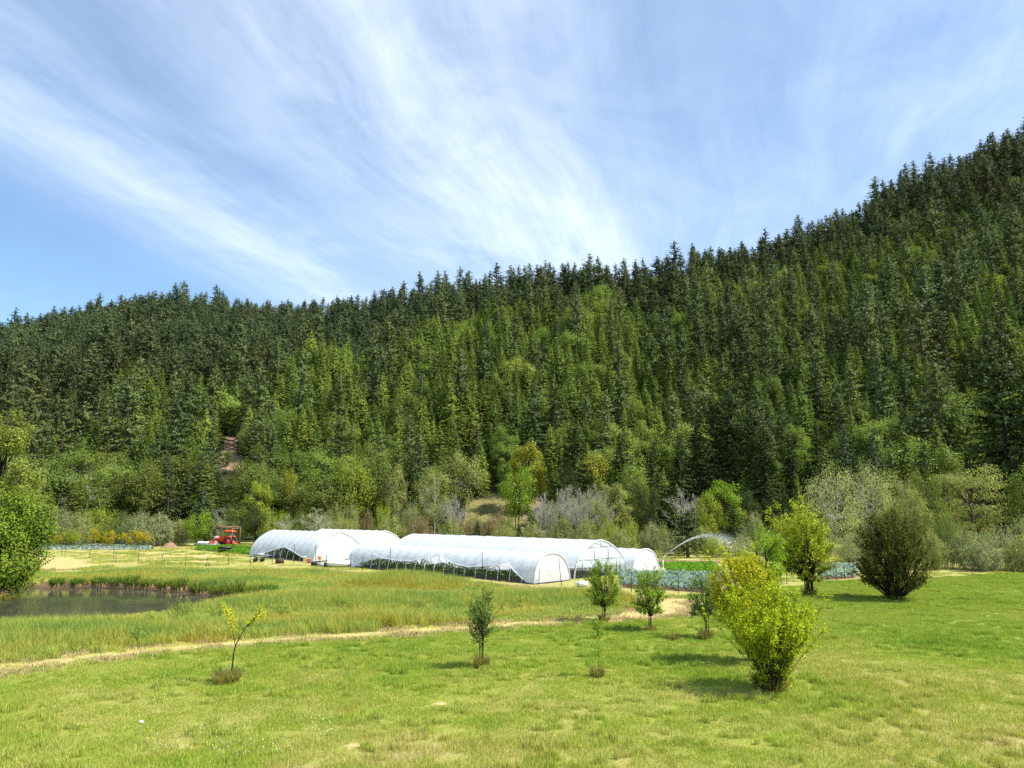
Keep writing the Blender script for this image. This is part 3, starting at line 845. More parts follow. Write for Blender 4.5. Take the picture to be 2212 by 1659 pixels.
g = G(14); P = scatter_xy(-40, 40, 14, 34, 1.5, 13); P = P[(poly_sdf(P, MEADOW) > 1) & (dpath(P) > 1) & (g.random(len(P)) < .34) & (smooth_noise(P[:, 0], P[:, 1], .7, 36) > -.05)]
tuft_src = [source('tuft_tile', grass_tile(80 + k, .7, 170, .10, .27, .012, .7, clump=3), M['lawn_blade']) for k in range(3)]
put_grass('lawn_tufts', 'longer grass tufts standing out of the foreground lawn', tuft_src, P, .7, 1.35, 15)

mead_src = [source('meadow_tile', grass_tile(40 + k, 1.5, 900, .30, .75, .014, .45, clump=(0, 0, 9, 14)[k]), M['meadow_blade']) for k in range(4)]
P = scatter_xy(-60, 20, 22, 75, .95, 5)
sd = poly_sdf(P, POND)
ok = (poly_sdf(P, MEADOW) < -.15) & (sd > .25) & (dpath(P) > .4)
P = P[ok]
zs = 1.15 * (.38 + .75 * np.clip(.5 + 1.5 * smooth_noise(P[:, 0], P[:, 1], .42, 33), 0, 1.5)) * np.clip(.55 + dpath(P) * .25, .5, 1) * np.clip(.45 + .2 * sd[ok], .5, 1)
put_grass('meadow_grass', 'tall unmown meadow grass with rusty seed heads between pond and greenhouses', mead_src, P, .8, 1.2, 6, zs)

far_src = [source('field_tile', grass_tile(60 + k, 2.2, 700, .12, .30, .022, .5, clump=(0, 12)[k]), M['meadow_blade']) for k in range(2)]
P = scatter_xy(-110, 70, 62, 128, 2.0, 7)
ok = (poly_sdf(P, FAR) < -.3) & (dpath(P) > .6)
for k in TUN: ok &= tunnel_sdf(P, k) > .4
for q in (KALE, KALE2, LETT, TILL, ROWS): ok &= poly_sdf(P, q) > .3
P = P[ok]; g = G(8); P = P[g.random(len(P)) < .5]
zs = .3 + .8 * np.clip(.3 + 1.2 * smooth_noise(P[:, 0], P[:, 1], .22, 35), 0, 1.4)
put_grass('field_grass', 'low field grass around the greenhouses and tractor', far_src, P, .8, 1.2, 9, zs)

straw_src = [source('straw_tile', grass_tile(70, 1.2, 260, .03, .14, .014, 1.6), M['straw'])]
P = scatter_xy(-60, 30, 18, 75, .8, 11)
ok = (np.abs(dpath(P) - .1) < .45) & (poly_sdf(P, POND) > 1) & (poly_sdf(P, FAR) > -3)
put_grass('straw_litter', 'dry cut grass littering the mown path', straw_src, P[ok], .7, 1.4, 12)

# ------------------------------------------------------------------ forest
CON = []   # conifer prototypes (trunk mesh, crown mesh, height, radius)
for k, (H, Rr, kw) in enumerate([
        (24, 4.0, dict(ragged=.14)), (22, 3.7, dict(ragged=.12, power=.95)), (26, 4.1, dict(ragged=.2, power=.85)), (20, 3.8, dict(ragged=.12, power=1.0)), (23, 3.5, dict(ragged=.18)), (18, 3.5, dict(ragged=.1, power=.95)),
        (30, 5.2, dict(ragged=.34, gap=.16, power=.62, base=.10, step=.68, spray=1.25)), (32, 5.4, dict(ragged=.4, gap=.2, power=.55, base=.12, step=.7, spray=1.35)), (29, 4.9, dict(ragged=.36, gap=.15, power=.7, base=.1, step=.68, spray=1.2)),
        (31, 5.2, dict(ragged=.42, gap=.22, power=.5, base=.16, step=.72, spray=1.4))]):
    T, L = make_conifer(100 + k, H, Rr, **kw)
    CON.append((T, L, H, Rr))
CON_ME = [(T.mesh('trunk', M['bark'], True), L.mesh('crown', M['needle']), H, Rr) for T, L, H, Rr in CON]
T, L = make_conifer(150, 30, 6.0, ragged=.3, gap=.1, power=.6, base=.07, step=.55, nb=10, spray=.95)
CON_ME.append((T.mesh('trunk', M['bark_dark'], True), L.mesh('crown', M['needle']), 30, 6.0))
BRO = []
for k, kw in enumerate([dict(H=12, W=9), dict(H=13, W=8, nclump=36), dict(H=10, W=9, stems=3), dict(H=14, W=8, base=.10, nclump=40, nleaf=5200)]):
    BRO.append((*make_broadleaf(200 + k, **{**dict(nleaf=4800, leaf=.36, base=.14, nclump=32), **kw}), kw['H'], kw['W']))
BRO_ME = [(T.mesh('trunk', M['bark'], True), L.mesh('crown', M['leaf']), H, W / 2) for T, L, H, W in BRO]

def join_source(name, T, L, mt, ml):
    b = MB(); b.V, b.Q, b.T, b.N, b.n = list(T.V), list(T.Q), list(T.T), list(T.N), T.n
    npoly0 = sum(len(q) for q in b.Q)
    me = bpy.data.meshes.new(name)
    a = MB()
    VL = np.concatenate(L.V); VT = np.concatenate(T.V)
    a.add(VT, np.concatenate(T.Q)); a.add(VL, np.concatenate(L.Q))
    me = a.mesh(name, [mt, ml])
    mi = np.zeros(len(me.polygons), np.int32); mi[len(np.concatenate(T.Q)):] = 1
    me.polygons.foreach_set('material_index', mi)
    return bpy.data.objects.new(name, me)

FSRC = [join_source('forest_conifer', T, L, M['bark_dark'], M['needle_i']) for T, L, H, Rr in CON] + [join_source('forest_broadleaf', T, L, M['bark_dark'], M['leaf_i']) for T, L, H, W in BRO]

def scatter_forest():
    g = G(77); out = []
    r = 150.0
    while r < 580:
        sp = 4.0 if r < 310 else 4.8
        na = int(R(88) * r / sp)
        a = R(-44) + R(88) * (np.arange(na) + g.uniform(-.42, .42, na)) / na
        rr = r + g.uniform(-.45, .45, na) * sp
        out.append(np.column_stack([a, rr])); r += sp
    A = np.concatenate(out); a, rr = A.T
    rk = np.interp(a, SKY[0], SKY[1]); rs = np.interp(a, SPUR[0], SPUR[1])
    ok = rr < rk + 22
    a, rr, rk, rs = a[ok], rr[ok], rk[ok], rs[ok]
    x, y = rr * np.sin(a), rr * np.cos(a); z = hill(x, y); n = len(a)
    w = np.interp(a, [R(-20), R(-14), R(9), R(14)], [0, 1, 1, 0])
    mid = R(.0)
    # stands: young plantation on the spur, old trees behind it and along the crest
    stand = smooth_noise(x, y, .035, 51)
    oldp = np.where(rr > rs + 22, .88, 0.08)
    oldp = np.where((a > R(13)) & (rr < rk - 45), .25 + .25 * stand, oldp)
    oldp = np.where((a < R(-17)) & (rr < rs + 60), .35 + .4 * stand, oldp)
    old = g.random(n) < oldp
    v = np.where(old, g.integers(6, 10, n), g.integers(0, 6, n))
    h = np.where(old, g.uniform(15, 25, n), g.uniform(8.8, 16, n)) * (1 + .08 * stand)
    low = np.clip((rr - 150) / 45, 0, 1)
    h = h * (.72 + .28 * low)
    crest = (rr > rk - 35) & (g.random(n) < .55)
    h = np.where(crest & old, h * 1.1, h)
    h = np.where(g.random(n) < .10, h * 1.22, h); h = np.where(g.random(n) < .12, h * .72, h)
    # scattered broadleaf trees low down and in the gullies
    pb = np.where(rr < 185, np.where(a < R(-10), .42, .16), .045) + np.where((a > R(12)) & (stand > .25), .07, 0)
    bl = g.random(n) < pb
    dead = (g.random(n) < .006) & ~old
    v = np.where(bl, g.integers(10, 14, n), v); h = np.where(bl, g.uniform(8, 14, n), h)
    # tints
    yg = g.random(n)[:, None]
    young = np.array([.105, .165, .036]) * (1 - yg) + np.array([.175, .225, .040]) * yg
    oldc = np.array([.068, .104, .042]) * (1 - yg) + np.array([.108, .134, .050]) * yg
    blc = np.array([.13, .20, .04]) * (1 - yg) + np.array([.19, .235, .055]) * yg
    tint = np.where(old[:, None], oldc, young); tint = np.where(bl[:, None], blc, tint)
    tint = np.where(dead[:, None], np.array([.22, .19, .16]), tint)
    blu = np.clip((rr - rs - 20) / 120, 0, 1)[:, None] * (a < R(2))[:, None]; tint = tint * np.where((rr > rs + 22) & (np.abs(a) < R(40)), .86, 1.1)[:, None] * (1 + blu * np.array([.0, .05, .22]))  # blue added to crown colour with distance behind the spur imitates haze, left half
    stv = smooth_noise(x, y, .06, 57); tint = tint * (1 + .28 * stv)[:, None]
    tint = tint * g.uniform(.68, 1.3, (n, 1))
    # leave the bare scree and the grassy bank open
    bx, by = proj(np.column_stack([x, y, z])); tx, ty = proj(np.column_stack([x, y, z + h]))
    bad = np.zeros(n, bool)
    for t in np.linspace(.1, 1, 8):
        Q = np.column_stack([bx + (tx - bx) * t, by + (ty - by) * t])
        hw = h * .13 * F / rr * (1.05 - t)
        for d in (-1, 0, 1):
            QQ = Q + np.column_stack([d * hw * .7, 0 * hw])
            bad |= (poly_sdf(QQ, SCREE) < 0) & (rr < 230)
    bad |= (poly_sdf(np.column_stack([bx, by]), BANK) < 6) & (rr < 185)
    k = ~bad
    return dict(x=x[k], y=y[k], z=z[k], h=h[k], v=v[k], old=old[k], bl=bl[k], tint=tint[k], r=rr[k], a=a[k], tx=tx[k], ty=ty[k], rk=rk[k], rs=rs[k])

FOR = scatter_forest()
n = len(FOR['x'])
vis = (FOR['tx'] > -30) & (FOR['tx'] < 2242) & (FOR['ty'] < 1130)
score = np.where(vis & ~FOR['bl'], FOR['h'] / FOR['r'], 0)
order = np.argsort(-score)
single = np.zeros(n, bool); single[order[:300]] = True
PH = np.array([q[2] for q in CON] + [q[2] for q in BRO])

def forest_xf(i, g):
    s = FOR['h'][i] / PH[FOR['v'][i]]
    return s

labels = []
g = G(91)
rz_all = g.uniform(0, 6.28, n); ws_all = np.where(FOR['old'], g.uniform(.8, 1.15, n), g.uniform(.85, 1.25, n))
sel = np.where(single)[0]
def bucket(v, q, names):
    return names[int(np.searchsorted(q, v))]
hq = np.quantile(FOR['h'][sel], [.33, .66]); rq = np.quantile(FOR['r'][sel], [.3, .65]); lumq = np.quantile(FOR['tint'][sel].sum(1), [.4, .75])
for i in sel:
    v = int(FOR['v'][i]); s = FOR['h'][i] / PH[v]
    o = empty('conifer_tree', (FOR['x'][i], FOR['y'][i], FOR['z'][i] - .3), rz_all[i], None, 'conifer', 'conifers on the forested hillside')
    o.scale = (s * ws_all[i], s * ws_all[i], s)
    Tm, Lm, H, Rr = CON_ME[v]
    t = bpy.data.objects.new('trunk', Tm); link(t, o)
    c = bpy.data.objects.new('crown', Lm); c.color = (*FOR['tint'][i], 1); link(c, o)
    lab = '%s %s %s %s' % (bucket(FOR['h'][i], hq, ['short', 'mid-height', 'tall']), bucket(FOR['tint'][i].sum(), lumq, ['dark green', 'mid green', 'pale green']), 'ragged fir' if FOR['old'][i] else 'pointed fir',
                           bucket(FOR['r'][i], rq, ['low down', 'on lower slope', 'on upper slope']))
    labels.append((o, lab + ' ' + where(FOR['tx'][i]), FOR['tx'][i]))
unique_ord(labels)
rest = ~single
s = FOR['h'] / PH[FOR['v']]
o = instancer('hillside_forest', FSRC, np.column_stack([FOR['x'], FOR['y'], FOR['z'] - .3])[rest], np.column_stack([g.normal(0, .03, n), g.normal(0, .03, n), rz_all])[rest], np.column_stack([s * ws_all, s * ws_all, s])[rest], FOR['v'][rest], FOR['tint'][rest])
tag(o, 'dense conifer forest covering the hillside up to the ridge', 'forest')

# ------------------------------------------------------------------ trees and shrubs at the foot of the hill
SHR_ME = []
for k, (H, W, kw) in enumerate([(5, 6, dict()), (5, 7, dict(n_stem=75)), (4.5, 5, dict(feather=.3)), (6, 6, dict(n_stem=80, leaf=.2, nleaf=6400))]):
    T, L = make_shrub(300 + k, H, W, **{**dict(nleaf=5600, leaf=.23, n_stem=60), **kw}); SHR_ME.append((T.mesh('stems', M['bark_grey']), L.mesh('foliage', M['leaf']), H, W / 2))
BAR_ME = []
for k, (H, W, kw) in enumerate([(9, 5, dict()), (10, 5.5, dict(n1=20)), (8, 6, dict(n1=18, leaves=900)), (9, 5, dict(n1=18, leaves=2200))]):
    T, L = make_bare(320 + k, H, W, **kw); BAR_ME.append((T, L, H, W / 2))
BAR_ME = [(T.mesh('branches', M['bark_grey']), L.mesh('foliage', M['leaf']) if L.V else None, H, W, T.mesh('branches', M['bark_pale'])) for T, L, H, W in BAR_ME]
T, L = make_broadleaf(340, 12, 13, base=.1, nclump=60, nleaf=8200, leaf=.27, layers=True); LAY = (T.mesh('trunk', M['bark'], True), L.mesh('crown', M['leaf']), 12, 6.5)
T, L = make_broadleaf(341, 10, 12, base=.06, nclump=52, nleaf=6000, leaf=.24, stems=5, stem_r=.012); OLV = (T.mesh('trunk', M['bark_grey'], True), L.mesh('crown', M['leaf']), 10, 6)

GRN = dict(green=(.135, .185, .04), bright=(.175, .27, .028), yellow=(.28, .29, .04), olive=(.25, .28, .10), grey=(.25, .29, .145), dark=(.046, .070, .022), brown=(.21, .165, .09), blue=(.075, .11, .055), lime=(.24, .30, .04), pale=(.33, .37, .18))
NAMEC = dict(green='mid green', bright='bright green', yellow='yellow green', olive='olive', grey='grey green', dark='dark green', brown='brownish', blue='blue green', lime='lime green', pale='pale grey green')
BELT = []
def belt(kind, px, ytop, wpx, Y, colr, v=0, lab=None, base_z=None):
    """one background tree or shrub: centred on bearing px at distance Y, its top at ytop"""
    p = at(px, ytop, Y); zb = float(surf(p[0], p[1])[0])
    H = p[2] - zb; W = wpx / F * Y
    c = tuple(q * f for q, f in zip(GRN[colr], (1, 1, 1)))
    g = G(int(px * 7 + ytop)); rz = g.uniform(0, 6.28)
    grp = None
    if kind == 'broad': me = BRO_ME[v % 4]; nm, cat, pn, word = 'broadleaf_tree', 'tree', ('trunk', 'crown'), 'rounded broadleaf tree'
    elif kind == 'layer': me = LAY; nm, cat, pn, word = 'broadleaf_tree', 'tree', ('trunk', 'crown'), 'broad tree with layered boughs'
    elif kind == 'olv': me = OLV; nm, cat, pn, word = 'broadleaf_tree', 'tree', ('trunk', 'crown'), 'wide twiggy many-stemmed tree'
    elif kind == 'shrub': me = SHR_ME[v % 4]; nm, cat, pn, word = 'willow_shrub', 'shrub', ('stems', 'foliage'), 'feathery willow shrub'
    elif kind == 'bare': me = BAR_ME[v % 4]; nm, cat, pn, word = 'bare_tree', 'tree', ('branches', 'foliage'), 'leafless grey tree' if v % 4 < 2 else 'thinly leaved grey tree'
    elif kind == 'pale': me = BAR_ME[v % 4]; me = (me[4], me[1], me[2], me[3]); nm, cat, pn, word = 'bare_tree', 'tree', ('branches', 'foliage'), 'whitish twiggy tree'
    elif kind == 'con': me = CON_ME[v]; nm, cat, pn, word = 'conifer_tree', 'conifer', ('trunk', 'crown'), 'large fir' if H > 17 else ('medium fir' if H > 7 else 'small bushy conifer')
    o = empty(nm, (p[0], p[1], zb - .15), rz, None, cat, {'broadleaf_tree': 'broadleaf trees along the foot of the hill', 'willow_shrub': 'willow shrubs edging the farm field', 'bare_tree': 'bare grey trees behind the greenhouses', 'conifer_tree': 'conifers standing among the broadleaf trees'}[nm])
    o.scale = (W / 2 / me[3], W / 2 / me[3], H / me[2])
    link(bpy.data.objects.new(pn[0], me[0]), o)
    if me[1] is not None:
        q = bpy.data.objects.new(pn[1], me[1]); q.color = (*c, 1); link(q, o)
    cn = NAMEC[colr] + ' ' if kind not in ('bare', 'pale') else ''
    BELT.append((o, lab or (cn + word + ' ' + where(px)), px))
    return o

B_ = belt
# left: behind the pond, the pale rows and the tractor
B_('shrub', 95, 985, 60, 150, 'olive', 1); B_('bare', 90, 1000, 40, 138, 'grey', 1); B_('con', 125, 972, 40, 146, 'dark', 5); B_('broad', 166, 1012, 84, 142, 'grey', 0); B_('pale', 190, 1042, 66, 134, 'grey', 0)
B_('broad', 245, 1000, 72, 146, 'grey', 1); B_('broad', 300, 1012, 108, 140, 'green', 2); B_('broad', 345, 1020, 46, 143, 'bright', 1); B_('broad', 200, 1030, 60, 150, 'olive', 3)
for q in [(60, 1094, 90, 124, 'grey', 0), (125, 1092, 95, 126, 'grey', 3), (175, 1098, 80, 122, 'olive', 1), (218, 1086, 92, 128, 'lime', 0), (262, 1098, 80, 126, 'green', 3), (305, 1098, 88, 124, 'grey', 1), (350, 1104, 84, 122, 'grey', 2), (390, 1112, 70, 124, 'olive', 0), (30, 1075, 110, 128, 'green', 1)]: B_('shrub', *q)
B_('con', 408, 1018, 60, 140, 'blue', 0); B_('con', 440, 1040, 50, 136, 'blue', 3); B_('con', 478, 1012, 46, 146, 'dark', 1); B_('broad', 432, 1004, 66, 150, 'green', 3); B_('broad', 543, 1000, 104, 142, 'green', 1); B_('broad', 560, 1030, 70, 136, 'lime', 3)
B_('broad', 432, 1102, 62, 122, 'bright', 2); B_('bare', 480, 1095, 40, 128, 'olive', 2); B_('broad', 520, 1088, 66, 128, 'green', 0); B_('broad', 556, 1092, 60, 127, 'dark', 2); B_('shrub', 585, 1095, 56, 126, 'lime', 3); B_('shrub', 470, 1118, 60, 124, 'grey', 2); B_('shrub', 505, 1122, 60, 126, 'green', 0)
# behind the paired tunnels
B_('con', 640, 985, 60, 150, 'dark', 2); B_('con', 700, 1000, 52, 148, 'dark', 0); B_('broad', 630, 1005, 36, 146, 'yellow', 0); B_('broad', 740, 985, 70, 152, 'green', 3); B_('broad', 800, 968, 116, 150, 'green', 2); B_('broad', 770, 990, 80, 146, 'lime', 0); B_('broad', 850, 1000, 60, 146, 'olive', 1)
for q in [(610, 1094, 60, 128, 'bright', 0), (650, 1096, 56, 130, 'green', 1), (728, 1086, 60, 130, 'olive', 3), (762, 1080, 52, 134, 'olive', 1), (700, 1104, 60, 126, 'grey', 2), (794, 1096, 34, 126, 'brown', 2), (828, 1078, 58, 130, 'lime', 0), (862, 1088, 56, 128, 'olive', 3), (890, 1076, 52, 132, 'grey', 1), (745, 1112, 80, 124, 'olive', 0), (845, 1110, 80, 122, 'olive', 2), (908, 1108, 70, 122, 'brown', 1)]: B_('shrub', *q)
B_('bare', 618, 1102, 44, 124, 'grey', 1); B_('pale', 684, 1094, 54, 122, 'grey', 3); B_('bare', 945, 1022, 62, 126, 'olive', 3); B_('broad', 930, 1050, 56, 128, 'olive', 3); B_('bare', 992, 1068, 40, 122, 'grey', 1); B_('bare', 975, 1060, 44, 128, 'grey', 0); B_('broad', 1000, 976, 96, 156, 'olive', 2); B_('broad', 935, 1005, 80, 150, 'olive', 0); B_('con', 890, 985, 66, 152, 'dark', 3)
# round the orange bank
B_('broad', 1138, 945, 90, 158, 'yellow', 3); B_('broad', 1165, 872, 74, 200, 'yellow', 1); B_('broad', 1118, 1004, 80, 150, 'bright', 2); B_('con', 1031, 1120, 30, 118, 'dark', 5); B_('con', 970, 1124, 14, 118, 'dark', 4); B_('con', 1122, 1129, 26, 118, 'dark', 3); B_('con', 1146, 1095, 36, 128, 'green', 5)
for q in [(1028, 1104, 56, 126, 'olive', 0), (1078, 1100, 50, 130, 'brown', 3), (1015, 1118, 70, 120, 'brown', 1), (1062, 1112, 60, 124, 'brown', 2), (1095, 1108, 50, 128, 'green', 0), (1085, 1128, 70, 116, 'olive', 3), (1150, 1126, 60, 116, 'olive', 2), (975, 1112, 60, 118, 'olive', 2)]: B_('shrub', *q)
# bare grey trees behind the long tunnel
for q in [(1168, 1062, 44, 112, 'grey', 1), (1215, 1050, 50, 111, 'grey', 0), (1245, 1056, 50, 110, 'grey', 1), (1270, 1060, 46, 110, 'grey', 2), (1298, 1048, 44, 112, 'grey', 1), (1180, 1055, 42, 118, 'grey', 0), (1205, 1042, 46, 120, 'grey', 1), (1228, 1048, 46, 117, 'grey', 2), (1255, 1040, 50, 122, 'grey', 1), (1280, 1036, 46, 119, 'grey', 0), (1240, 1070, 44, 114, 'grey', 3), (1195, 1078, 40, 113, 'grey', 3), (1310, 1040, 46, 121, 'olive', 3), (1475, 1043, 64, 124, 'grey', 1), (1500, 1060, 40, 120, 'grey', 0)]: B_('bare', *q)
B_('broad', 1328, 1034, 78, 116, 'olive', 3); B_('broad', 1290, 1066, 50, 112, 'olive', 0); B_('broad', 1372, 1000, 90, 130, 'green', 1); B_('broad', 1275, 978, 92, 160, 'yellow', 2); B_('broad', 1395, 1040, 60, 122, 'dark', 0); B_('broad', 1225, 1000, 60, 152, 'dark', 2)
for q in [(1215, 1110, 60, 110, 'olive', 2), (1265, 1112, 70, 108, 'olive', 1), (1318, 1122, 66, 104, 'lime', 3), (1362, 1118, 60, 102, 'lime', 0), (1405, 1124, 60, 100, 'grey', 2), (1432, 1126, 46, 98, 'olive', 1), (1340, 1135, 70, 98, 'olive', 2)]: B_('shrub', *q)
# behind the sprinkler
B_('con', 1482, 1098, 82, 92, 'dark', 6, 'dark spreading pine with bare trunk behind the sprinkler jet'); B_('con', 1585, 1084, 70, 96, 'dark', 8, 'dark pine veiled by the drifting sprinkler spray')
B_('broad', 1560, 1026, 92, 108, 'bright', 3); B_('broad', 1530, 1060, 60, 106, 'lime', 1); B_('broad', 1610, 1050, 60, 112, 'dark', 0); B_('con', 1660, 1035, 60, 118, 'dark', 2); B_('con', 1720, 1020, 46, 116, 'green', 5); B_('con', 1690, 1040, 50, 122, 'dark', 0)
for px_, yt, w_, Y_, v_ in ((1540, 840, 96, 150, 2), (1578, 826, 104, 148, 8), (1622, 866, 92, 144, 6), (1650, 905, 80, 140, 2), (1500, 900, 84, 150, 0), (1465, 930, 76, 146, 3), (1345, 930, 80, 152, 1), (1240, 900, 84, 156, 2), (1410, 950, 76, 144, 4), (1760, 905, 80, 140, 0), (1705, 930, 74, 142, 4)): B_('con', px_, yt, w_, Y_, 'dark', 10 if v_ in (2, 6, 8) else v_)
for q in [(1460, 1140, 70, 96, 'grey', 1), (1515, 1130, 70, 100, 'olive', 2), (1540, 1152, 60, 92, 'lime', 0), (1600, 1146, 70, 94, 'grey', 3), (1650, 1140, 70, 96, 'olive', 1), (1625, 1100, 60, 104, 'grey', 2), (1690, 1110, 80, 98, 'olive', 3), (1740, 1120, 80, 92, 'grey', 0)]: B_('shrub', *q)
# right: olive trees, layered tree and the big dark fir
B_('olv', 1790, 988, 128, 98, 'pale', 0); B_('olv', 1868, 984, 118, 104, 'pale', 0); B_('olv', 1958, 1000, 110, 110, 'olive', 0); B_('broad', 1915, 1010, 84, 116, 'green', 1); B_('broad', 1975, 1052, 70, 90, 'olive', 2); B_('broad', 2038, 948, 84, 108, 'green', 3); B_('layer', 2090, 984, 180, 90, 'olive', 0); B_('broad', 2215, 1000, 90, 86, 'green', 1); B_('broad', 2000, 1000, 70, 100, 'green', 0)
B_('con', 2150, 738, 190, 122, 'dark', 10, "towering dark fir at the meadow's right edge, tallest there"); B_('con', 2225, 790, 150, 116, 'dark', 10); B_('con', 2075, 880, 100, 128, 'green', 2); B_('con', 2020, 900, 84, 134, 'green', 1); B_('con', 1950, 915, 84, 138, 'green', 0); B_('con', 1880, 920, 84, 136, 'blue', 3); B_('con', 1820, 915, 80, 138, 'blue', 4)
B_('pale', 1970, 842, 22, 180, 'grey', 0, 'slim dead grey snag standing among green firs on the slope')
for q in [(1835, 1144, 80, 84, 'grey', 3), (1880, 1150, 70, 86, 'grey', 0), (2040, 1088, 84, 76, 'green', 3), (2010, 1140, 70, 74, 'olive', 2), (2090, 1132, 96, 74, 'grey', 0), (2150, 1128, 104, 73, 'grey', 3), (2215, 1105, 110, 75, 'grey', 1), (2205, 1150, 90, 71, 'olive', 2), (2115, 1160, 80, 71.5, 'grey', 2), (1950, 1130, 90, 80, 'dark', 1), (1770, 1150, 70, 90, 'grey', 2)]: B_('shrub', *q)
# green and yellow broadleaf trees up on the slope
for px_, pb_, ht, w_, col_, v_ in [(2135, 660, 70, 62, 'lime', 0), (2200, 560, 50, 46, 'lime', 1), (1925, 760, 60, 60, 'lime', 2), (2190, 700, 60, 60, 'green', 3), (1975, 470, 36, 34, 'green', 0), (2010, 620, 44, 44, 'olive', 1), (1880, 560, 36, 36, 'lime', 2), (1460, 690, 40, 46, 'brown', 0), (1510, 600, 34, 40, 'lime', 2),
                                       (1890, 930, 60, 56, 'lime', 3), (1265, 600, 36, 30, 'olive', 1), (1090, 700, 36, 34, 'lime', 0), (545, 990, 80, 56, 'olive', 2), (655, 960, 60, 60, 'lime', 1), (1190, 800, 50, 46, 'lime', 0), (2060, 800, 60, 60, 'green', 2), (1700, 660, 40, 44, 'lime', 1), (1620, 590, 34, 38, 'green', 3), (1800, 700, 40, 50, 'olive', 2), (490, 1010, 40, 30, 'green', 0)]:
    h_ = hit(px_, pb_)
    B_('broad', px_, pb_ - ht, w_, h_[1], col_, v_, '%s broadleaf tree among the firs %s' % (NAMEC[col_], 'high on the slope' if pb_ < 650 else ('midway up the slope' if pb_ < 850 else 'low on the slope')))
unique_ord(BELT)

# yellow bushes behind the pale rows
YB = []
for k, (px_, yt, w_) in enumerate([(120, 1150, 36), (155, 1142, 38), (205, 1142, 26), (240, 1144, 44), (285, 1146, 40), (312, 1148, 32)]):
    T, L = make_broadleaf(360 + k, 2.2, 2.6, base=.25, nclump=14, nleaf=900, leaf=.17, stems=3, stem_r=.02)
    p = at(px_, yt, 118); zb = gz(p[0], p[1]); H = p[2] - zb
    o = empty('yellow_bush', (p[0], p[1], zb), 0, None, 'bush', 'yellow bushes by the pale rows'); o.scale = (w_ / F * 118 / 2.6, w_ / F * 118 / 2.6, H / 2.2)
    T.build('stems', M['bark'], o); L.build('foliage', M['leaf'], o, color=(.36, .32, .02) if k not in (1,) else (.24, .30, .02))
    YB.append((o, ['small orange yellow bush beside the pond tree', 'lime yellow young tree with two thin stems before the pale rows', 'narrow golden bush behind the pale rows', 'wide golden bush behind the pale rows', 'domed yellow bush right of the wide golden bush', 'yellow bush nearest the dirt mound'][k], px_))
unique_ord(YB)

# ------------------------------------------------------------------ trees near the camera
def near_tree(name, px, py, T, L, col, label, cat, leafmat='leaf_near', bark='bark_dark', stem='trunk', crown='crown', rz=0.0, group=None):
    p = gp(px, py); z = gz(p[0], p[1])
    o = empty(name, (p[0], p[1], z - .02), rz, label, cat, group)
    T.build(stem, M[bark], o); L.build(crown, M[leafmat], o, color=col)
    return o

envV = lambda z: np.interp(z, [0, .1, .33, .45, .6, .75, .9, 1], [.27, .31, .36, .58, 1.0, .98, .76, .44])
envO = lambda z: np.interp(z, [0, .09, .18, .32, .5, .72, .9, 1], [.1, .42, .80, 1.0, .97, .74, .42, .15])
envR = lambda z: np.interp(z, [0, .15, .3, .45, .6, .8, 1], [.14, .3, .72, .95, 1, .85, .35])
envC = lambda z: np.interp(z, [0, .25, .4, .6, .85, 1], [.3, .75, 1, 1, .8, .4])

T, L = make_vase(401, 3.35, 3.15, envV, nmain=135, ntwig=16, nleaf=15, leaf=.072, lo=.05, base_r=.24, stem_r=.012, twig=.40, skip=.55, vol=True, rnd=.7, up=.3, inner=.45, shoots=.24, out=.9, vpow=1.0)
o = near_tree('vase_shaped_bush', 1668, 1493, T, L, (.31, .39, .018), 'large yellow green vase shaped bush casting a shadow, nearest the camera', 'bush', group='yellow green bushes on the lawn')
add_tuft(o, 1, .75, 1.25, 420, color=None, w=.016)
T, L = make_vase(402, 4.3, 2.5, envV, nmain=105, ntwig=15, nleaf=13, leaf=.078, lo=.2, base_r=.3, stem_r=.015, twig=.42, skip=.66, lean=(-.7, 0), vol=True, rnd=.6, up=.5, inner=.45, shoots=.16, out=.8)
near_tree('vase_shaped_bush', 1640, 1432, T, L, (.40, .41, .018), 'golden topped bush directly behind the nearest yellow green bush', 'bush', group='yellow green bushes on the lawn')
T, L = make_broadleaf(403, 5.1, 2.9, base=.2, nclump=26, nleaf=7500, leaf=.105, stems=2, stem_r=.014)
near_tree('young_tree', 1652, 1322, T, L, (.19, .31, .02), 'rounded bright green young tree rising behind the golden topped bush', 'tree')
T, L = make_vase(404, 6.2, 4.6, envR, nmain=150, ntwig=11, nleaf=11, leaf=.13, lo=.13, base_r=.22, stem_r=.026, twig=.62, skip=.55, vol=True, rnd=.6, up=.5, inner=.4, fork=.6, nstem=7, shoots=.14, lean=(-.75, 0))
o = near_tree('multi_stemmed_tree', 1749, 1288, T, L, (.31, .37, .03), 'tall leafy green tree on several thin stems beside the kale bed', 'tree')
add_tuft(o, 2, .9, 1.3, 260, w=.02)
T, L = make_vase(405, 5.9, 4.75, envO, nmain=300, ntwig=10, nleaf=10, leaf=.115, lo=.13, base_r=.12, stem_r=.026, twig=.62, skip=.66, up=.75, inner=.6, vol=True, rnd=.45, fork=.75, shoots=.12)
o = near_tree('round_tree', 1935, 1297, T, L, (.085, .095, .016), 'dark bronze green round tree on short trunk alone on the right lawn', 'tree')
b = MB(); b.tube([(0, 0, -.1), (.02, 0, .5), (0, .03, 1.1)], [.30, .22, .2], 9); b.build('lower_trunk', M['bark_dark'], o)
add_tuft(o, 3, .45, 1.5, 240, w=.02, mat=M['lawn_blade'])

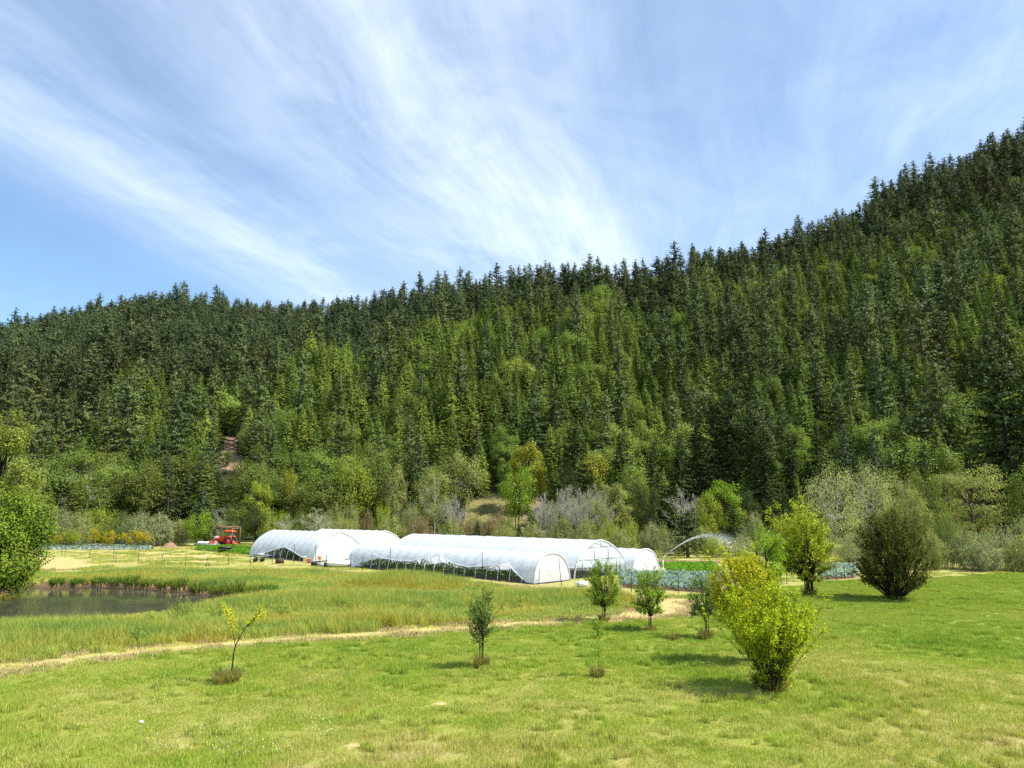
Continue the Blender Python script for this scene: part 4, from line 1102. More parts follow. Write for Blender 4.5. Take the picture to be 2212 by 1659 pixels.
def sapling(name, px, py, H, W, seed, col, label, nmain, ntwig, nleaf, lo, leaf=.054, env=envC, tuft=None, stem_r=.014, **kw):
    T, L = make_vase(seed, H, W, env, nmain=nmain, ntwig=ntwig, nleaf=nleaf, leaf=leaf, vol=True, rnd=.6, shoots=.1, inner=kw.pop('inner', .45), fork=lo * H * .72, nstem=kw.pop('nstem', 3), lo=lo, base_r=kw.pop('base_r', .06), stem_r=stem_r, twig=kw.pop('twig', .32), skip=kw.pop('skip', .45), **kw)
    o = near_tree(name, px, py, T, L, col, label, 'sapling', stem='stems', crown='foliage', group='young saplings on the lawn')
    if tuft: add_tuft(o, seed, *tuft)
    return o
sapling('sapling', 1305, 1342, 3.05, 1.75, 411, (.21, .31, .03), 'dense green sapling in front of the white crate, widest of the row', 120, 12, 13, .22, tuft=(.55, .9, 200), skip=.7)
sapling('sapling', 1405, 1362, 3.0, 1.5, 412, (.23, .34, .03), 'slim upright light green sapling before the left part of the kale', 95, 12, 13, .24, tuft=(.5, .8, 220), skip=.7)
sapling('sapling', 1528, 1378, 3.1, 1.55, 413, (.13, .21, .05), 'darker thin green sapling half behind the golden bush', 75, 12, 12, .24, tuft=(.6, .8, 240), skip=.7)
sapling('sapling', 1290, 1462, 2.0, .5, 414, (.18, .27, .04), 'spindly sapling with few leaves above a round dry grass clump', 7, 10, 9, .62, stem_r=.007, nstem=1, tuft=(.55, .62, 420), twig=.25)
sapling('sapling', 1040, 1440, 2.7, 1.35, 415, (.13, .20, .05), 'several-stemmed green sapling standing clear on the middle lawn', 44, 12, 12, .30, tuft=(.72, .7, 420), env=lambda z: np.interp(z, [0, .5, .8, 1], [.2, .8, 1, .6]), inner=.3)

def bent_sapling():
    p = gp(498, 1472); o = empty('bent_sapling', (p[0], p[1], gz(p[0], p[1])), 0, 'bent leaning sapling with sparse yellow leaves in front of the path', 'sapling', 'young saplings on the lawn')
    g = G(420); T, L = MB(), MB(); d = 24.9 / F
    pix = lambda x, z: np.array([(x - 498) * d, 0, (1472 - z) * d])
    trunk = np.array([pix(498, 1472), pix(501, 1440), pix(503, 1415), pix(507, 1393), pix(517, 1375), pix(528, 1355), pix(545, 1340), pix(561, 1318)])
    trunk[:, 1] = np.linspace(0, -.3, 8)
    T.tube(trunk, np.linspace(.03, .008, 8), 6)
    br = [(trunk[3], pix(488, 1352) + [0, .2, 0], pix(470, 1310) + [0, .3, 0]), (trunk[3], pix(497, 1350), pix(482, 1304)), (trunk[4], pix(502, 1345) + [0, -.2, 0], pix(497, 1318) + [0, -.3, 0]), (trunk[5], pix(535, 1340), pix(547, 1330)), (trunk[5], pix(540, 1345) + [0, .2, 0], pix(556, 1330) + [0, .25, 0]), (trunk[6], pix(552, 1330), pix(558, 1308))]
    P = []
    for a_, b_, c_ in br:
        c_ = c_ + g.normal(0, .05, 3)
        T.tube(bez(a_, b_, c_, 6), np.linspace(.010, .003, 6), 4, cap=False)
        t = g.uniform(.25, 1.05, 190)[:, None]
        P.append((1 - t) ** 2 * a_ + 2 * t * (1 - t) * b_ + t * t * c_ + g.normal(0, .055, (190, 3)))
    P = np.concatenate(P); L.leaves(P, g.normal(size=P.shape) + [0, -.3, .5], .058 * g.uniform(.6, 1.2, len(P)), .034, g)
    T.build('stem', M['bark_dark'], o); L.build('foliage', M['leaf_near'], o, color=(.44, .46, .03))
    tf = add_tuft(o, 421, .68, 1.15, 480, w=.014); tf.location = (-.12, 0, 0)
bent_sapling()

def clump(px, py, H, W, n, seed, label):
    p = gp(px, py); o = empty('grass_clump', (p[0], p[1], gz(p[0], p[1])), 0, label, 'grass clump')
    add_tuft(o, seed, H, W, n, 'dry_blades', color=(.2, .16, .07)); add_tuft(o, seed + 1, H * .8, W, n // 2, 'green_blades', M['meadow_blade'])
clump(1457, 1384, .55, .5, 200, 431, 'small dark dry grass clump alone between the saplings')
clump(1519, 1382, .7, .55, 220, 433, 'taller grass clump at the foot of the dark thin sapling')

# pond-side trees at the left
T, L = make_broadleaf(440, 9.6, 8.0, base=.03, nclump=80, nleaf=30000, leaf=.19, stems=4, stem_r=.012)
near_tree('pond_tree', -34, 1278, T, L, (.145, .215, .024), 'bright green leafy tree overhanging the pond at the left edge', 'tree', rz=.6)
T, L = make_broadleaf(441, 14.2, 7.0, base=.12, nclump=60, nleaf=20000, leaf=.21, stems=2, stem_r=.012)
near_tree('pond_tree', -20, 1252, T, L, (.19, .235, .045), 'taller paler olive tree just behind the bright pond tree', 'tree', rz=1.6)

# feathery weeds on the pond's near bank
WE = [(385, 1348, 1.45, 1.7, (.14, .20, .05), 'feathery pale green shrub on the near bank of the pond'), (135, 1392, .9, 1.2, (.15, .24, .05), 'low leafy plant on the near bank at the far left'), (735, 1318, .9, 2.0, (.20, .27, .04), 'yellowish leafy weeds rising out of the meadow grass'), (193, 1352, .75, .3, (.18, .26, .05), 'single upright leafy stem at the water edge'), (1030, 1330, 1.0, 1.1, (.11, .18, .05), 'thin dull green bush in the meadow grass behind the middle sapling')]
for k, (px_, py_, H_, W_, c_, lab) in enumerate(WE):
    T, L = make_shrub(450 + k, H_, W_, n_stem=(26, 22, 30, 3, 16)[k], leaf=.075, nleaf=(1500, 1300, 1500, 70, 700)[k], stem_r=.008, feather=.6)
    near_tree('bank_plant', px_, py_, T, L, c_, lab, 'plant', bark='bark', stem='stems', crown='foliage')

# sedge tussocks along the far bank of the pond
TU = []
for k, (px_, py_, s_) in enumerate([(122, 1262, .8), (165, 1261, .7), (212, 1260, .8), (248, 1261, .75), (283, 1262, 1.0), (318, 1263, .85), (352, 1266, .8), (386, 1269, .95), (430, 1275, 1.05), (470, 1279, 1.0), (505, 1282, 1.15), (548, 1285, .95), (580, 1286, .9)]):
    p = gp(px_, py_, -.25); o = empty('sedge_tussock', (p[0], p[1], max(gz(p[0], p[1]), -.35)), 0, None, 'tussock', "sedge tussocks on the pond's far bank")
    g = G(470 + k)
    t1 = add_tuft(o, 470 + k, 1.2 * s_ * g.uniform(.75, 1.15), 1.75 * s_, 460, 'green_blades', M['leaf'], (.15 * g.uniform(.8, 1.2), .22, .04), w=.028)
    b = MB(); n_ = 260; a = g.uniform(0, 2 * PI, n_); r0 = .3 * s_ * g.random(n_) + .1; r1 = r0 + .45 * s_ * g.random(n_)
    b.blades(np.stack([np.cos(a) * r0, np.sin(a) * r0, np.full(n_, .3 * s_)], 1), np.stack([np.cos(a) * r1, np.sin(a) * r1, -.45 * s_ * g.uniform(.2, 1, n_)], 1), .03, g)
    b.build('dead_skirt', M['straw'], o); TU.append((o, 'green sedge tussock with drooping dead skirt on the far bank', px_))
unique_ord(TU)
WD = []
for k, (px_, py_, H_, W_) in enumerate([(60, 1386, .8, 1.0), (250, 1378, .7, 1.3), (318, 1366, .9, .9), (470, 1338, .8, 1.2), (600, 1332, .7, 1.5), (660, 1306, .9, 1.4), (820, 1346, .7, 1.1), (905, 1322, .8, 1.2), (590, 1300, .9, 1.6), (300, 1392, .7, 1.0), (1120, 1318, .8, 1.1), (1010, 1290, .8, 1.5)]):
    T, L = make_shrub(480 + k, H_, W_, n_stem=18, leaf=.085, nleaf=700, stem_r=.008, feather=.7)
    o = near_tree('weed_clump', px_, py_, T, L, ((.18, .28, .05), (.24, .30, .06), (.14, .24, .06))[k % 3], '', 'weeds', bark='bark', stem='stems', crown='foliage', group='weed clumps in the meadow grass')
    WD.append((o, ('pale green', 'yellowish', 'deep green')[k % 3] + ' leafy weed clump in the meadow grass', px_))
unique_ord(WD)

def flowers(name, label, x0, x1, y0, y1, n, col, size, seed):
    g = G(seed); P = np.array([gp(g.uniform(x0, x1), g.uniform(y0, y1))[:2] for _ in range(n)])
    k = smooth_noise(P[:, 0], P[:, 1], 1.6, seed) > -.05; P = P[k]; n = len(P)
    b = MB(); q = np.column_stack([P, field(P[:, 0], P[:, 1]) + g.uniform(.07, .13, n)])
    for _ in range(2): b.leaves(q + g.normal(0, .006, q.shape), g.normal(size=(n, 3)) * .4 + [0, -.3, .8], size, size * .9, g)
    tag(b.build(name, M['leaf'], color=col), label, 'flowers', kind='stuff')
flowers('clover_flowers', 'scattered white clover flowers in the foreground lawn', 330, 720, 1545, 1640, 420, (.75, .75, .68), .022, 461)
flowers('yellow_flowers', 'tiny yellow flowers dotted through the lawn', 1150, 2212, 1390, 1640, 420, (.70, .55, .03), .024, 462)

# stone and scraps on the lawn
def stone(px, py, s, label, mat='stone', seed=1):
    g = G(seed); p = gp(px, py); b = MB()
    th = np.linspace(0, PI, 6); ph = np.arange(9) * 2 * PI / 9
    V = np.array([[math.sin(t) * math.cos(q), math.sin(t) * math.sin(q), math.cos(t)] for t in th for q in ph]) * np.array([1, .8, .7]) * s * g.uniform(.8, 1.2, (54, 1))
    Q = [[i * 9 + j, (i + 1) * 9 + j, (i + 1) * 9 + (j + 1) % 9, i * 9 + (j + 1) % 9] for i in range(5) for j in range(9)]
    b.add(V, Q); o = b.build('stone', M[mat], smooth=True); o.location = (p[0], p[1], gz(p[0], p[1]) + s * .4); tag(o, label, 'stone')
stone(305, 1561, .07, 'small white stone lying alone in the foreground lawn', seed=3)

# ------------------------------------------------------------------ tunnels
def tunnel(key, H, gothic, hoops, hem_near, hem_far, label, film, ends=(True, False), end_hem=0.0, end_film=None, door=False, hoop_mat='steel_white', hoop_r=.024):
    c, Ln, w = TUN[key]
    o = empty('greenhouse_tunnel', (c[0], c[1], 0), 0, label, 'greenhouse', 'white film tunnels on the farm')
    Rg = 1.32 * w if gothic else None
    def prof(q):
        """q -1 near base .. 0 apex .. 1 far base -> (offset across, height)"""
        q = np.asarray(q, float); s = np.sign(q); a = np.abs(q)
        if gothic:
            pm = math.acos((Rg - w) / Rg); ph = (1 - a) * pm
            return s * (-(Rg - w) + Rg * np.cos(ph)), Rg * np.sin(ph) * H / (Rg * math.sin(pm))
        ph = (1 - a) * PI / 2
        return s * w * np.cos(ph) ** .9, H * np.sin(ph) ** .92
    def world(s, t, z):
        s, t, z = np.broadcast_arrays(s, t, z)
        return np.stack([U[0] * s + PV[0] * t, U[1] * s + PV[1] * t, z], -1)
    nh = hoops; sp = Ln / (nh - 1)
    # film: sags a little between hoops, wrinkled near its lower hem
    g = G(hash_key(key)); ns = (nh - 1) * 6 + 1; nq = 41
    S = np.linspace(0, Ln, ns)
    hn = np.interp(S / Ln, *zip(*hem_near)); hf = np.interp(S / Ln, *zip(*hem_far))
    qq = np.linspace(-1, 1, 801); ox, oz = prof(qq)
    V = np.zeros((ns, nq, 3))
    ph1, ph2 = g.uniform(0, 6.28, 2)
    for i, s in enumerate(S):
        q0 = qq[:401][np.searchsorted(oz[:401], hn[i])] if hn[i] > 0 else -1
        q1 = qq[400:][::-1][np.searchsorted(oz[400:][::-1], hf[i])] if hf[i] > 0 else 1
        q = np.linspace(q0, q1, nq); tx, tz = prof(q)
        f = (s / sp) % 1; sag = .032 * math.sin(PI * f) ** 2 * (1.0 if 0 < i < ns - 1 else 0)
        k = 1 - sag / w + .014 + (.007 * np.sin(q * 17 + s * 3.1 + ph1) + .006 * np.sin(q * 8 - s * 1.3 + ph2) + .004 * np.sin(q * 31 + s * 5)) * math.sin(PI * f) + .012 * math.sin(s * .9 + ph2)
        V[i] = world(np.full(nq, s) + .05 * np.sin(q * 9 + s), tx * k, np.maximum(tz * (1 - sag / H + .014), .02))
    b = MB(); i = np.arange(ns - 1)[:, None] * nq; j = np.arange(nq - 1)[None]
    b.add(V.reshape(-1, 3), np.stack([i + j, i + j + 1, i + j + 1 + nq, i + j + nq], -1).reshape(-1, 4))
    b.build('cover', M[film], o, smooth=True)
    # rolled hem along the near edge
    b = MB(); b.tube(V[:, 0] + np.array([-PV[0] * .03, -PV[1] * .03, .02]), .045, 6); b.build('rolled_hem', M[film], o, smooth=True)
    me = None
    b = MB(); q = np.linspace(-1, 1, 25); tx, tz = prof(q); b.tube(world(0, tx, tz), hoop_r, 6, cap=False)
    me = b.mesh('hoop', M[hoop_mat], True)
    for k in range(nh):
        h = bpy.data.objects.new('hoop', me); h.location = (U[0] * sp * k, U[1] * sp * k, 0); link(h, o)
    rope = {}
    for k in range(nh):
        z0 = round(max(float(np.interp(sp * k / Ln, *zip(*hem_near))), .02), 2)
        if z0 not in rope:
            q0 = qq[:401][min(400, np.searchsorted(oz[:401], z0))]; q = np.linspace(q0, 1, 27); tx, tz = prof(q)
            b = MB(); b.tube(world(0, tx * 1.017, np.maximum(tz * 1.017, .02)), .016, 5, cap=False); rope[z0] = b.mesh('cover_seam', M['film_white'], True)
        h = bpy.data.objects.new('cover_seam', rope[z0]); h.location = (U[0] * sp * k, U[1] * sp * k, 0); link(h, o)
    b = MB(); b.tube(world(np.linspace(0, Ln, 12), 0, H - .04), .022, 5); b.build('ridge_pipe', M['galv'], o)
    if door:
        b = MB(); b.tube(world(np.linspace(0, Ln, 12), -w * .985, 1.0), .02, 5); b.build('hip_rail', M['galv'], o)
    def wall(s, sgn, hem, name, mat):
        nx, nz = 29, 17
        tq = np.linspace(-.995, .995, nx); tt, zt = prof(tq)
        X = np.zeros((nx, nz, 3))
        for i in range(nx):
            z0 = hem(tt[i] / w) if callable(hem) else hem
            z0 = min(max(z0, .015), zt[i] * .98)
            zz = np.linspace(z0, zt[i], nz); u = np.linspace(0, 1, nz)
            bul = sgn * (.05 + .04 * np.sin(tt[i] * 2.3 + zz * 1.3) + .03 * np.sin(tt[i] * 7 + zz * 4)) * np.sin(PI * np.clip(u * .9 + .1, 0, 1))
            X[i] = world(s + bul, tt[i], zz)
        b = MB(); i = np.arange(nx - 1)[:, None] * nz; j = np.arange(nz - 1)[None]
        b.add(X.reshape(-1, 3), np.stack([i + j, i + j + 1, i + j + 1 + nz, i + j + nz], -1).reshape(-1, 4))
        return b.build(name, M[mat], o, smooth=True)
    if ends[0]: wall(-.03, -1, end_hem, 'end_wall', end_film or film)
    if ends[1]: wall(Ln + .03, 1, 0.0, 'end_wall', film)
    # bright seam where the film is doubled over the end hoop
    b = MB(); q = np.linspace(-1, 1, 31); tx, tz = prof(q); b.tube(world(-.05, tx * 1.012, tz * 1.012), .07, 6, cap=False); b.build('end_seam', M['film_white'], o, smooth=True)
    if door:
        b = MB()
        def bar(t0, z0, t1, z1, r=.03): b.tube(world(np.array([-.10, -.10]), np.array([t0, t1]), np.array([z0, z1])), r, 6)
        f = np.interp
        q = np.linspace(0, 1, 200); tx, tz = prof(q)
        wz = lambda z: float(np.interp(-z, -tz, tx))
        bar(-wz(2.52), 2.52, wz(2.52), 2.52); bar(-wz(1.5), 1.5, wz(1.5) + .25, 1.5); bar(-1.0, 1.5, -1.0, 2.55); bar(1.0, 1.5, 1.0, 2.55)
        bar(0, 2.52, 0, H - .05); bar(-.75, 2.9, 0, 2.52, .02)
        b.build('end_frame', M['galv'], o)
        for t in (-w * .985, -w * .72, w * .60, w * .74, w * .985):
            p_ = MB(); p_.tube(world(np.array([-.06, -.06]), np.array([t, t]), np.array([-.05, 1.5 if abs(t) < w * .9 else 1.05])), .04, 6); p_.build('corner_post', M['post'], o)
    return o

def hash_key(k): return sum(ord(c) for c in k) * 7
flat0 = [(0, 0), (1, 0)]
tunnel('C', 2.18, False, 20, [(0, 0), (.03, .04), (.129, 1.44), (.20, 1.1), (.295, .85), (.38, 1.05), (.473, 1.66), (.52, 1.35), (.6, 1.0), (.70, .95), (.79, 1.1), (.843, 1.36), (.90, .6), (.94, .12), (.96, 0), (1, 0)], [(0, .25), (1, .25)],
       'long low white tunnel nearest the fence with its side film hitched up', 'film', (True, True), 0.0, 'film_white')
tunnel('D', 3.02, True, 14, [(0, .86), (1, .8)], [(0, .8), (1, .8)], 'largest white greenhouse, behind the long low tunnel, with framed gable end', 'film', (True, False), lambda u: .86 + .03 * math.sin(u * 5), 'film_clear', True)
tunnel('E', 2.05, False, 11, flat0, flat0, 'small white tunnel at the right end behind the largest greenhouse', 'film', (True, False), 0.0, 'film')
tunnel('A', 3.12, True, 11, [(0, 0), (.04, .1), (.48, 1.38), (.9, .12), (1, 0)], [(0, .1), (1, .1)], 'left front gabled tunnel with triangular opening in its side film', 'film', (True, True), lambda u: .12 + .1 * max(0, u), 'film')
tunnel('B', 3.12, True, 9, flat0, flat0, 'rear gabled tunnel standing beside the left front one', 'film', (True, True), 0.0, 'film')

def crop_row(key, t, H, W, n, leaf, col, label, name='crop_row', s0=.6, s1=.6, z0=0.02, seed=1):
    c, Ln, w = TUN[key]; g = G(seed)
    s = g.uniform(s0, Ln - s1, n); a = g.normal(0, W / 2.6, n); z = z0 + (H * (.75 + .25 * np.sin(s * 2.1 + np.sin(s * .7) * 2))) * g.uniform(0, 1, n) ** .75
    P = np.stack([c[0] + U[0] * s + PV[0] * (t + a), c[1] + U[1] * s + PV[1] * (t + a), z], 1)
    b = MB(); b.leaves(P, g.normal(size=(n, 3)) * .7 + [0, -.3, .7], leaf * g.uniform(.6, 1.3, n), leaf * .6, g)
    o = b.build(name, M['leaf'], color=col); return tag(o, label, 'crop row')
crop_row('C', -.65, .95, .7, 3800, .16, (.07, .13, .025), 'leafy crop row inside the long low tunnel, nearer the fence', seed=501)
crop_row('C', .75, 1.0, .7, 3000, .16, (.06, .11, .025), 'leafy crop row inside the long low tunnel, far side', seed=502)
crop_row('A', -1.5, 1.5, .9, 2800, .18, (.05, .085, .03), 'tall dark trellised crop row in the left front tunnel, near side', seed=503)
crop_row('A', .6, 1.7, 1.0, 2200, .18, (.05, .085, .03), 'tall dark trellised crop row in the left front tunnel, centre', seed=504)
crop_row('D', -1.8, .5, 1.0, 1800, .16, (.08, .13, .03), 'low green crop row inside the largest greenhouse, near side', seed=505)
crop_row('D', 1.2, .6, 1.2, 1600, .16, (.07, .12, .03), 'low green crop row inside the largest greenhouse, far side', seed=506)

# ------------------------------------------------------------------ crop beds outside
def bed_plants(poly, step, rowdir, H, leaf, nl, col, name, label, seed, var=.2):
    g = G(seed); c = poly.mean(0); d = rowdir / np.linalg.norm(rowdir); e = np.array([-d[1], d[0]])
    uu = np.arange(-22, 22, step * .62); vv = np.arange(-16, 16, step)
    A, B = np.meshgrid(uu, vv); P = c + A.ravel()[:, None] * d + B.ravel()[:, None] * e + g.normal(0, step * .07, (A.size, 2))
    P = P[poly_sdf(P, poly) < -.1]
    b = MB(); n = len(P)
    for k in range(nl):
        az = g.uniform(0, 2 * PI, n); r = g.uniform(.3, 1, n) * step * .42; s = H * g.uniform(1 - var, 1 + var, n)
        pos = np.stack([P[:, 0] + np.cos(az) * r, P[:, 1] + np.sin(az) * r, s * g.uniform(.45, 1, n)], 1)
        nn = np.stack([np.cos(az) * .5, np.sin(az) * .5, np.full(n, .8)], 1) + g.normal(0, .35, (n, 3))
        b.leaves(pos, nn, leaf * g.uniform(.7, 1.2, n), leaf * .62, g, np.stack([np.cos(az), np.sin(az), np.full(n, .5)], 1))
    o = b.build(name, M['leaf'], color=col); return tag(o, label, 'crop', kind='stuff')
bed_plants(KALE, .62, np.array([1, .12]), .5, .34, 12, (.20, .29, .27), 'kale_crop', 'blue green kale bed behind the saplings', 511)
bed_plants(KALE2, .62, np.array([1, .05]), .5, .34, 12, (.24, .34, .31), 'kale_crop', 'blue green kale bed between tall leafy tree and bronze tree', 512)
bed_plants(LETT, .5, np.array([1, .1]), .32, .24, 10, (.12, .27, .02), 'salad_crop', 'vivid green low salad bed beside the sprinkler stand', 513)
for k, (pl, lab, sd) in enumerate([([(425, 1187), (560, 1181), (575, 1185), (452, 1184.5), (420, 1183)], 'lush green crop strip in front of the tractor, farther of two', 514), ([(418, 1186), (470, 1184), (562, 1194), (556, 1202), (500, 1196), (425, 1189)], 'lush green crop strip beside the black cart, nearer of two', 515)]):
    pts = px2([(423, 1183), (500, 1182), (575, 1187), (575, 1190), (500, 1185.5), (430, 1186)]) if k == 0 else px2([(420, 1187.5), (480, 1186), (562, 1195), (556, 1201), (490, 1194.5), (425, 1190)])
    g = G(sd); lo, hi = pts.min(0), pts.max(0); Q = g.uniform(lo, hi, (26000, 2)); Q = Q[poly_sdf(Q, pts) < 0][:5000]; n_ = len(Q)
    b = MB(); b.leaves(np.column_stack([Q, g.uniform(.04, .42, n_)]), g.normal(size=(n_, 3)) * .6 + [0, -.1, .8], .22 * g.uniform(.7, 1.3, n_), .14, g)
    tag(b.build('crop_strip', M['leaf'], color=(.10, .23, .02)), lab, 'crop')

# pale mulch rows at far left
RW = []
for k in range(6):
    Y_ = 111.0 + k * 2.6
    x0, x1 = (95 - CX) / F * Y_, (345 - CX) / F * Y_
    g = G(520 + k); b = MB(); n_ = 60
    xs = np.linspace(x0, x1, n_); sec = np.linspace(-1, 1, 7); dip = .06 * g.normal(size=n_)
    V = np.stack([np.repeat(xs, 7), Y_ + np.tile(sec * .42, n_), np.tile(.20 * np.sqrt(np.maximum(0, 1 - sec ** 2)), n_) * np.repeat(1 + dip, 7) + .02], 1)
    i = np.arange(n_ - 1)[:, None] * 7; j = np.arange(6)[None]
    b.add(V, np.stack([i + j, i + j + 7, i + j + 8, i + j + 1], -1).reshape(-1, 4))
    o = empty('covered_row', (0, 0, 0), 0, None, 'crop row', 'pale covered rows at the far left'); b.build('cover_sheet', M['mulch'], o, smooth=True)
    b = MB(); m_ = 420; P = np.column_stack([g.uniform(x0, x1, m_), Y_ - .62 + g.normal(0, .12, m_), g.uniform(.05, .35, m_)])
    b.leaves(P, g.normal(size=(m_, 3)) + [0, 0, .7], .24, .13, g); b.build('plants', M['leaf'], o, color=(.14, .20, .08))
    RW.append((o, 'pale sheeted crop row before the yellow bushes, ' + ['nearest the camera', 'second from the front', 'third from the front', 'fourth from the front', 'fifth from the front', 'farthest back'][k]))
for o, l in RW: o['label'] = l
# ------------------------------------------------------------------ fence
def fence(name, label, pts, wires):
    o = empty(name, (0, 0, 0), 0, label, 'fence')
    tall = MB()
    tops = []
    for k, (px_, yb, yt) in enumerate(pts):
        p = gp(px_, yb); d = p[1]; H = max(.8, min(2.35, (yb - yt) / F * d * 1.02)); z = gz(p[0], p[1]); g = G(600 + k + int(px_))
        b = MB(); lx, ly = g.normal(0, .035, 2)
        q = bpy.data.objects.new('post', None) if False else None
        b.box((0, 0, H / 2 - .1), (.05, .012, H + .2)); b.box((0, .02, H / 2 - .1), (.012, .035, H + .2))
        po = b.build('post', M['post'], o); po.location = (p[0], p[1], z); po.rotation_euler = (lx, ly, g.uniform(-.3, .3))
        tops.append((np.array([p[0], p[1], z]), H))
    for f in wires:
        b = MB()
        for (a_, ha), (b_, hb) in zip(tops[:-1], tops[1:]):
            za, zb = min(f, ha - .05), min(f, hb - .05)
            p0 = a_ + [0, 0, za]; p1 = b_ + [0, 0, zb]; md = (p0 + p1) / 2 - [0, 0, .03]
            b.tube([p0, md, p1], .003, 3, cap=False)
        b.build('wire', M['post'], o)
    return o
fence('wire_fence', 'thin wire fence on dark steel posts running in front of the tunnels',
      [(60, 1194, 1172), (133, 1200, 1180), (140, 1202, 1180), (193, 1205, 1152), (246, 1211, 1189), (250, 1216, 1199), (298, 1217, 1188), (350, 1221, 1198), (354, 1223, 1208), (400, 1222, 1200), (446, 1223, 1202), (451, 1223, 1210), (493, 1221, 1188), (541, 1220, 1196), (588, 1220, 1200), (612, 1220, 1204), (635, 1220, 1177), (682, 1223, 1180), (705, 1226, 1199), (757, 1230, 1198), (783, 1233, 1205), (812, 1238, 1212), (841, 1243, 1188),
       (856, 1244, 1216), (872, 1245, 1218), (934, 1247, 1220), (967, 1249, 1224), (987, 1250, 1226), (1002, 1251, 1226), (1043, 1253, 1196), (1081, 1256, 1232), (1106, 1258, 1232), (1164, 1262, 1233), (1213, 1265, 1208), (1249, 1270, 1250), (1290, 1273, 1246), (1364, 1280, 1236), (1466, 1284, 1242)], (.35, .7, 1.05, 1.6, 2.1))
fence('wire_fence', 'wire fence on thin dark posts beyond the right lawn, past the second kale bed', [(1700, 1262, 1225), (1760, 1258, 1222), (1807, 1254, 1215), (1825, 1251, 1209), (1842, 1250, 1214), (1900, 1247, 1215), (1990, 1243, 1216), (2100, 1241, 1216), (2190, 1242, 1218), (2260, 1243, 1218)], (.5, 1.0, 1.4))

# ------------------------------------------------------------------ sprinkler
p = gp(1433, 1239); stand = empty('sprinkler_stand', (p[0], p[1], gz(p[0], p[1])), 0, 'white sprinkler gun on a slim riser beside the salad bed', 'sprinkler')
b = MB(); b.tube([(0, 0, 0), (0, 0, 1.25)], .035, 8); b.build('riser', M['steel_white'], stand)
for k in range(3):
    b = MB(); a = k * 2.094 + .3; b.tube([(math.cos(a) * .45, math.sin(a) * .45, 0), (0, 0, .55)], .025, 6); b.build('leg', M['steel_white'], stand)
b = MB(); b.tube([(0, 0, 1.22), (.05, .02, 1.36), (.32, .12, 1.62)], [.055, .05, .03], 8); b.box((-.02, 0, 1.28), (.12, .1, .12)); b.build('gun', M['grey'], stand)
def spray():
    g = G(700); P0 = np.array([p[0] + .32, p[1] + .12, gz(p[0], p[1]) + 1.62])
    vx, vy, vz = 8.6, 4.0, 5.8
    b = MB(); n = 17000
    t = g.uniform(0, 1, n) ** .58 * 1.45
    drag = 1 - .18 * t
    c = P0 + np.stack([vx * t * drag, vy * t * drag, vz * t - 4.9 * t * t], 1)
    sp = .012 + .42 * np.clip(t, 0, 2) ** 2.2
    burst = 1 + 1.3 * np.sin(t * 15 + 1) * (t > .3)
    off = g.normal(0, 1, (n, 3)) * sp[:, None] * np.array([1, 1, .8]); fall = g.exponential(.5, n) * np.clip(t - .3, 0, 1) ** 1.3 * 1.5
    c = c + off; c[:, 2] -= fall
    keep = (g.random(n) < np.clip(.42 + .4 * burst, .06, 1) * np.where((t > .35) & (t < .62), .45, 1) * np.clip(1.25 - .45 * t, .2, 1)) & (c[:, 2] > .2)
    c = c[keep]; t = t[keep]; n = len(c)
    vel = np.stack([np.full(n, vx), np.full(n, vy), vz - 9.8 * t], 1)
    b.leaves(c, g.normal(size=(n, 3)) + [.5, -.5, .5], (.10 - .045 * np.clip(t, 0, 1.2)) * g.uniform(.5, 1.4, n), .013 + .006 * np.clip(t, 0, 1), g, vel + g.normal(0, 1.2, (n, 3)))
    m, nt, N, Lk = new_mat('water_droplets')
    d = nd(nt, 'ShaderNodeBsdfDiffuse'); d.inputs[0].default_value = (.9, .93, .95, 1); tl = nd(nt, 'ShaderNodeBsdfTranslucent'); tl.inputs[0].default_value = (.9, .94, .97, 1)
    mx = nd(nt, 'ShaderNodeMixShader', i_0=.5); Lk.new(d.outputs[0], mx.inputs[1]); Lk.new(tl.outputs[0], mx.inputs[2])
    tr = nd(nt, 'ShaderNodeBsdfTransparent'); m2 = nd(nt, 'ShaderNodeMixShader', i_0=.35); Lk.new(mx.outputs[0], m2.inputs[1]); Lk.new(tr.outputs[0], m2.inputs[2])
    Lk.new(m2.outputs[0], nd(nt, 'ShaderNodeOutputMaterial').inputs[0])
    tag(b.build('water_spray', m), 'white jet of irrigation water arching right from the sprinkler', 'water spray', kind='stuff')
spray()

# ------------------------------------------------------------------ tractor, shelter, trailer and small things
def wheel(parent, x, y, r, w, spokes=True):
    b = MB()
    sec = [(-.5, .72), (-.5, .9), (-.38, 1.0), (.38, 1.0), (.5, .9), (.5, .72)]
    n = 20; V = []
    for k in range(n):
        a = 2 * PI * k / n
        for q, rr in sec: V.append((x + math.cos(a) * r * rr, y + q * w, r + math.sin(a) * r * rr))
    Q = [[k * 6 + j, ((k + 1) % n) * 6 + j, ((k + 1) % n) * 6 + j + 1, k * 6 + j + 1] for k in range(n) for j in range(5)]
    b.add(V, Q)
    root = b.build('wheel', M['tyre'], parent, smooth=False)
    b = MB()
    for k in range(22):
        a = 2 * PI * k / 22; Mx = np.array([[math.cos(a), 0, -math.sin(a)], [0, 1, 0], [math.sin(a), 0, math.cos(a)]])
        b.box((x + math.cos(a) * r * 1.005, y + (.2 if k % 2 else -.2) * w, r + math.sin(a) * r * 1.005), (r * .05, w * .55, r * .09), Mx)
    b.build('tread', M['tread'], root)
    b = MB(); b.cyl((x, y - w * .42, r), (x, y + w * .42, r), r * .70, k=18); b.cyl((x, y - w * .55, r), (x, y + w * .55, r), r * .22, k=10); b.build('rim', M['red_dark'], root)

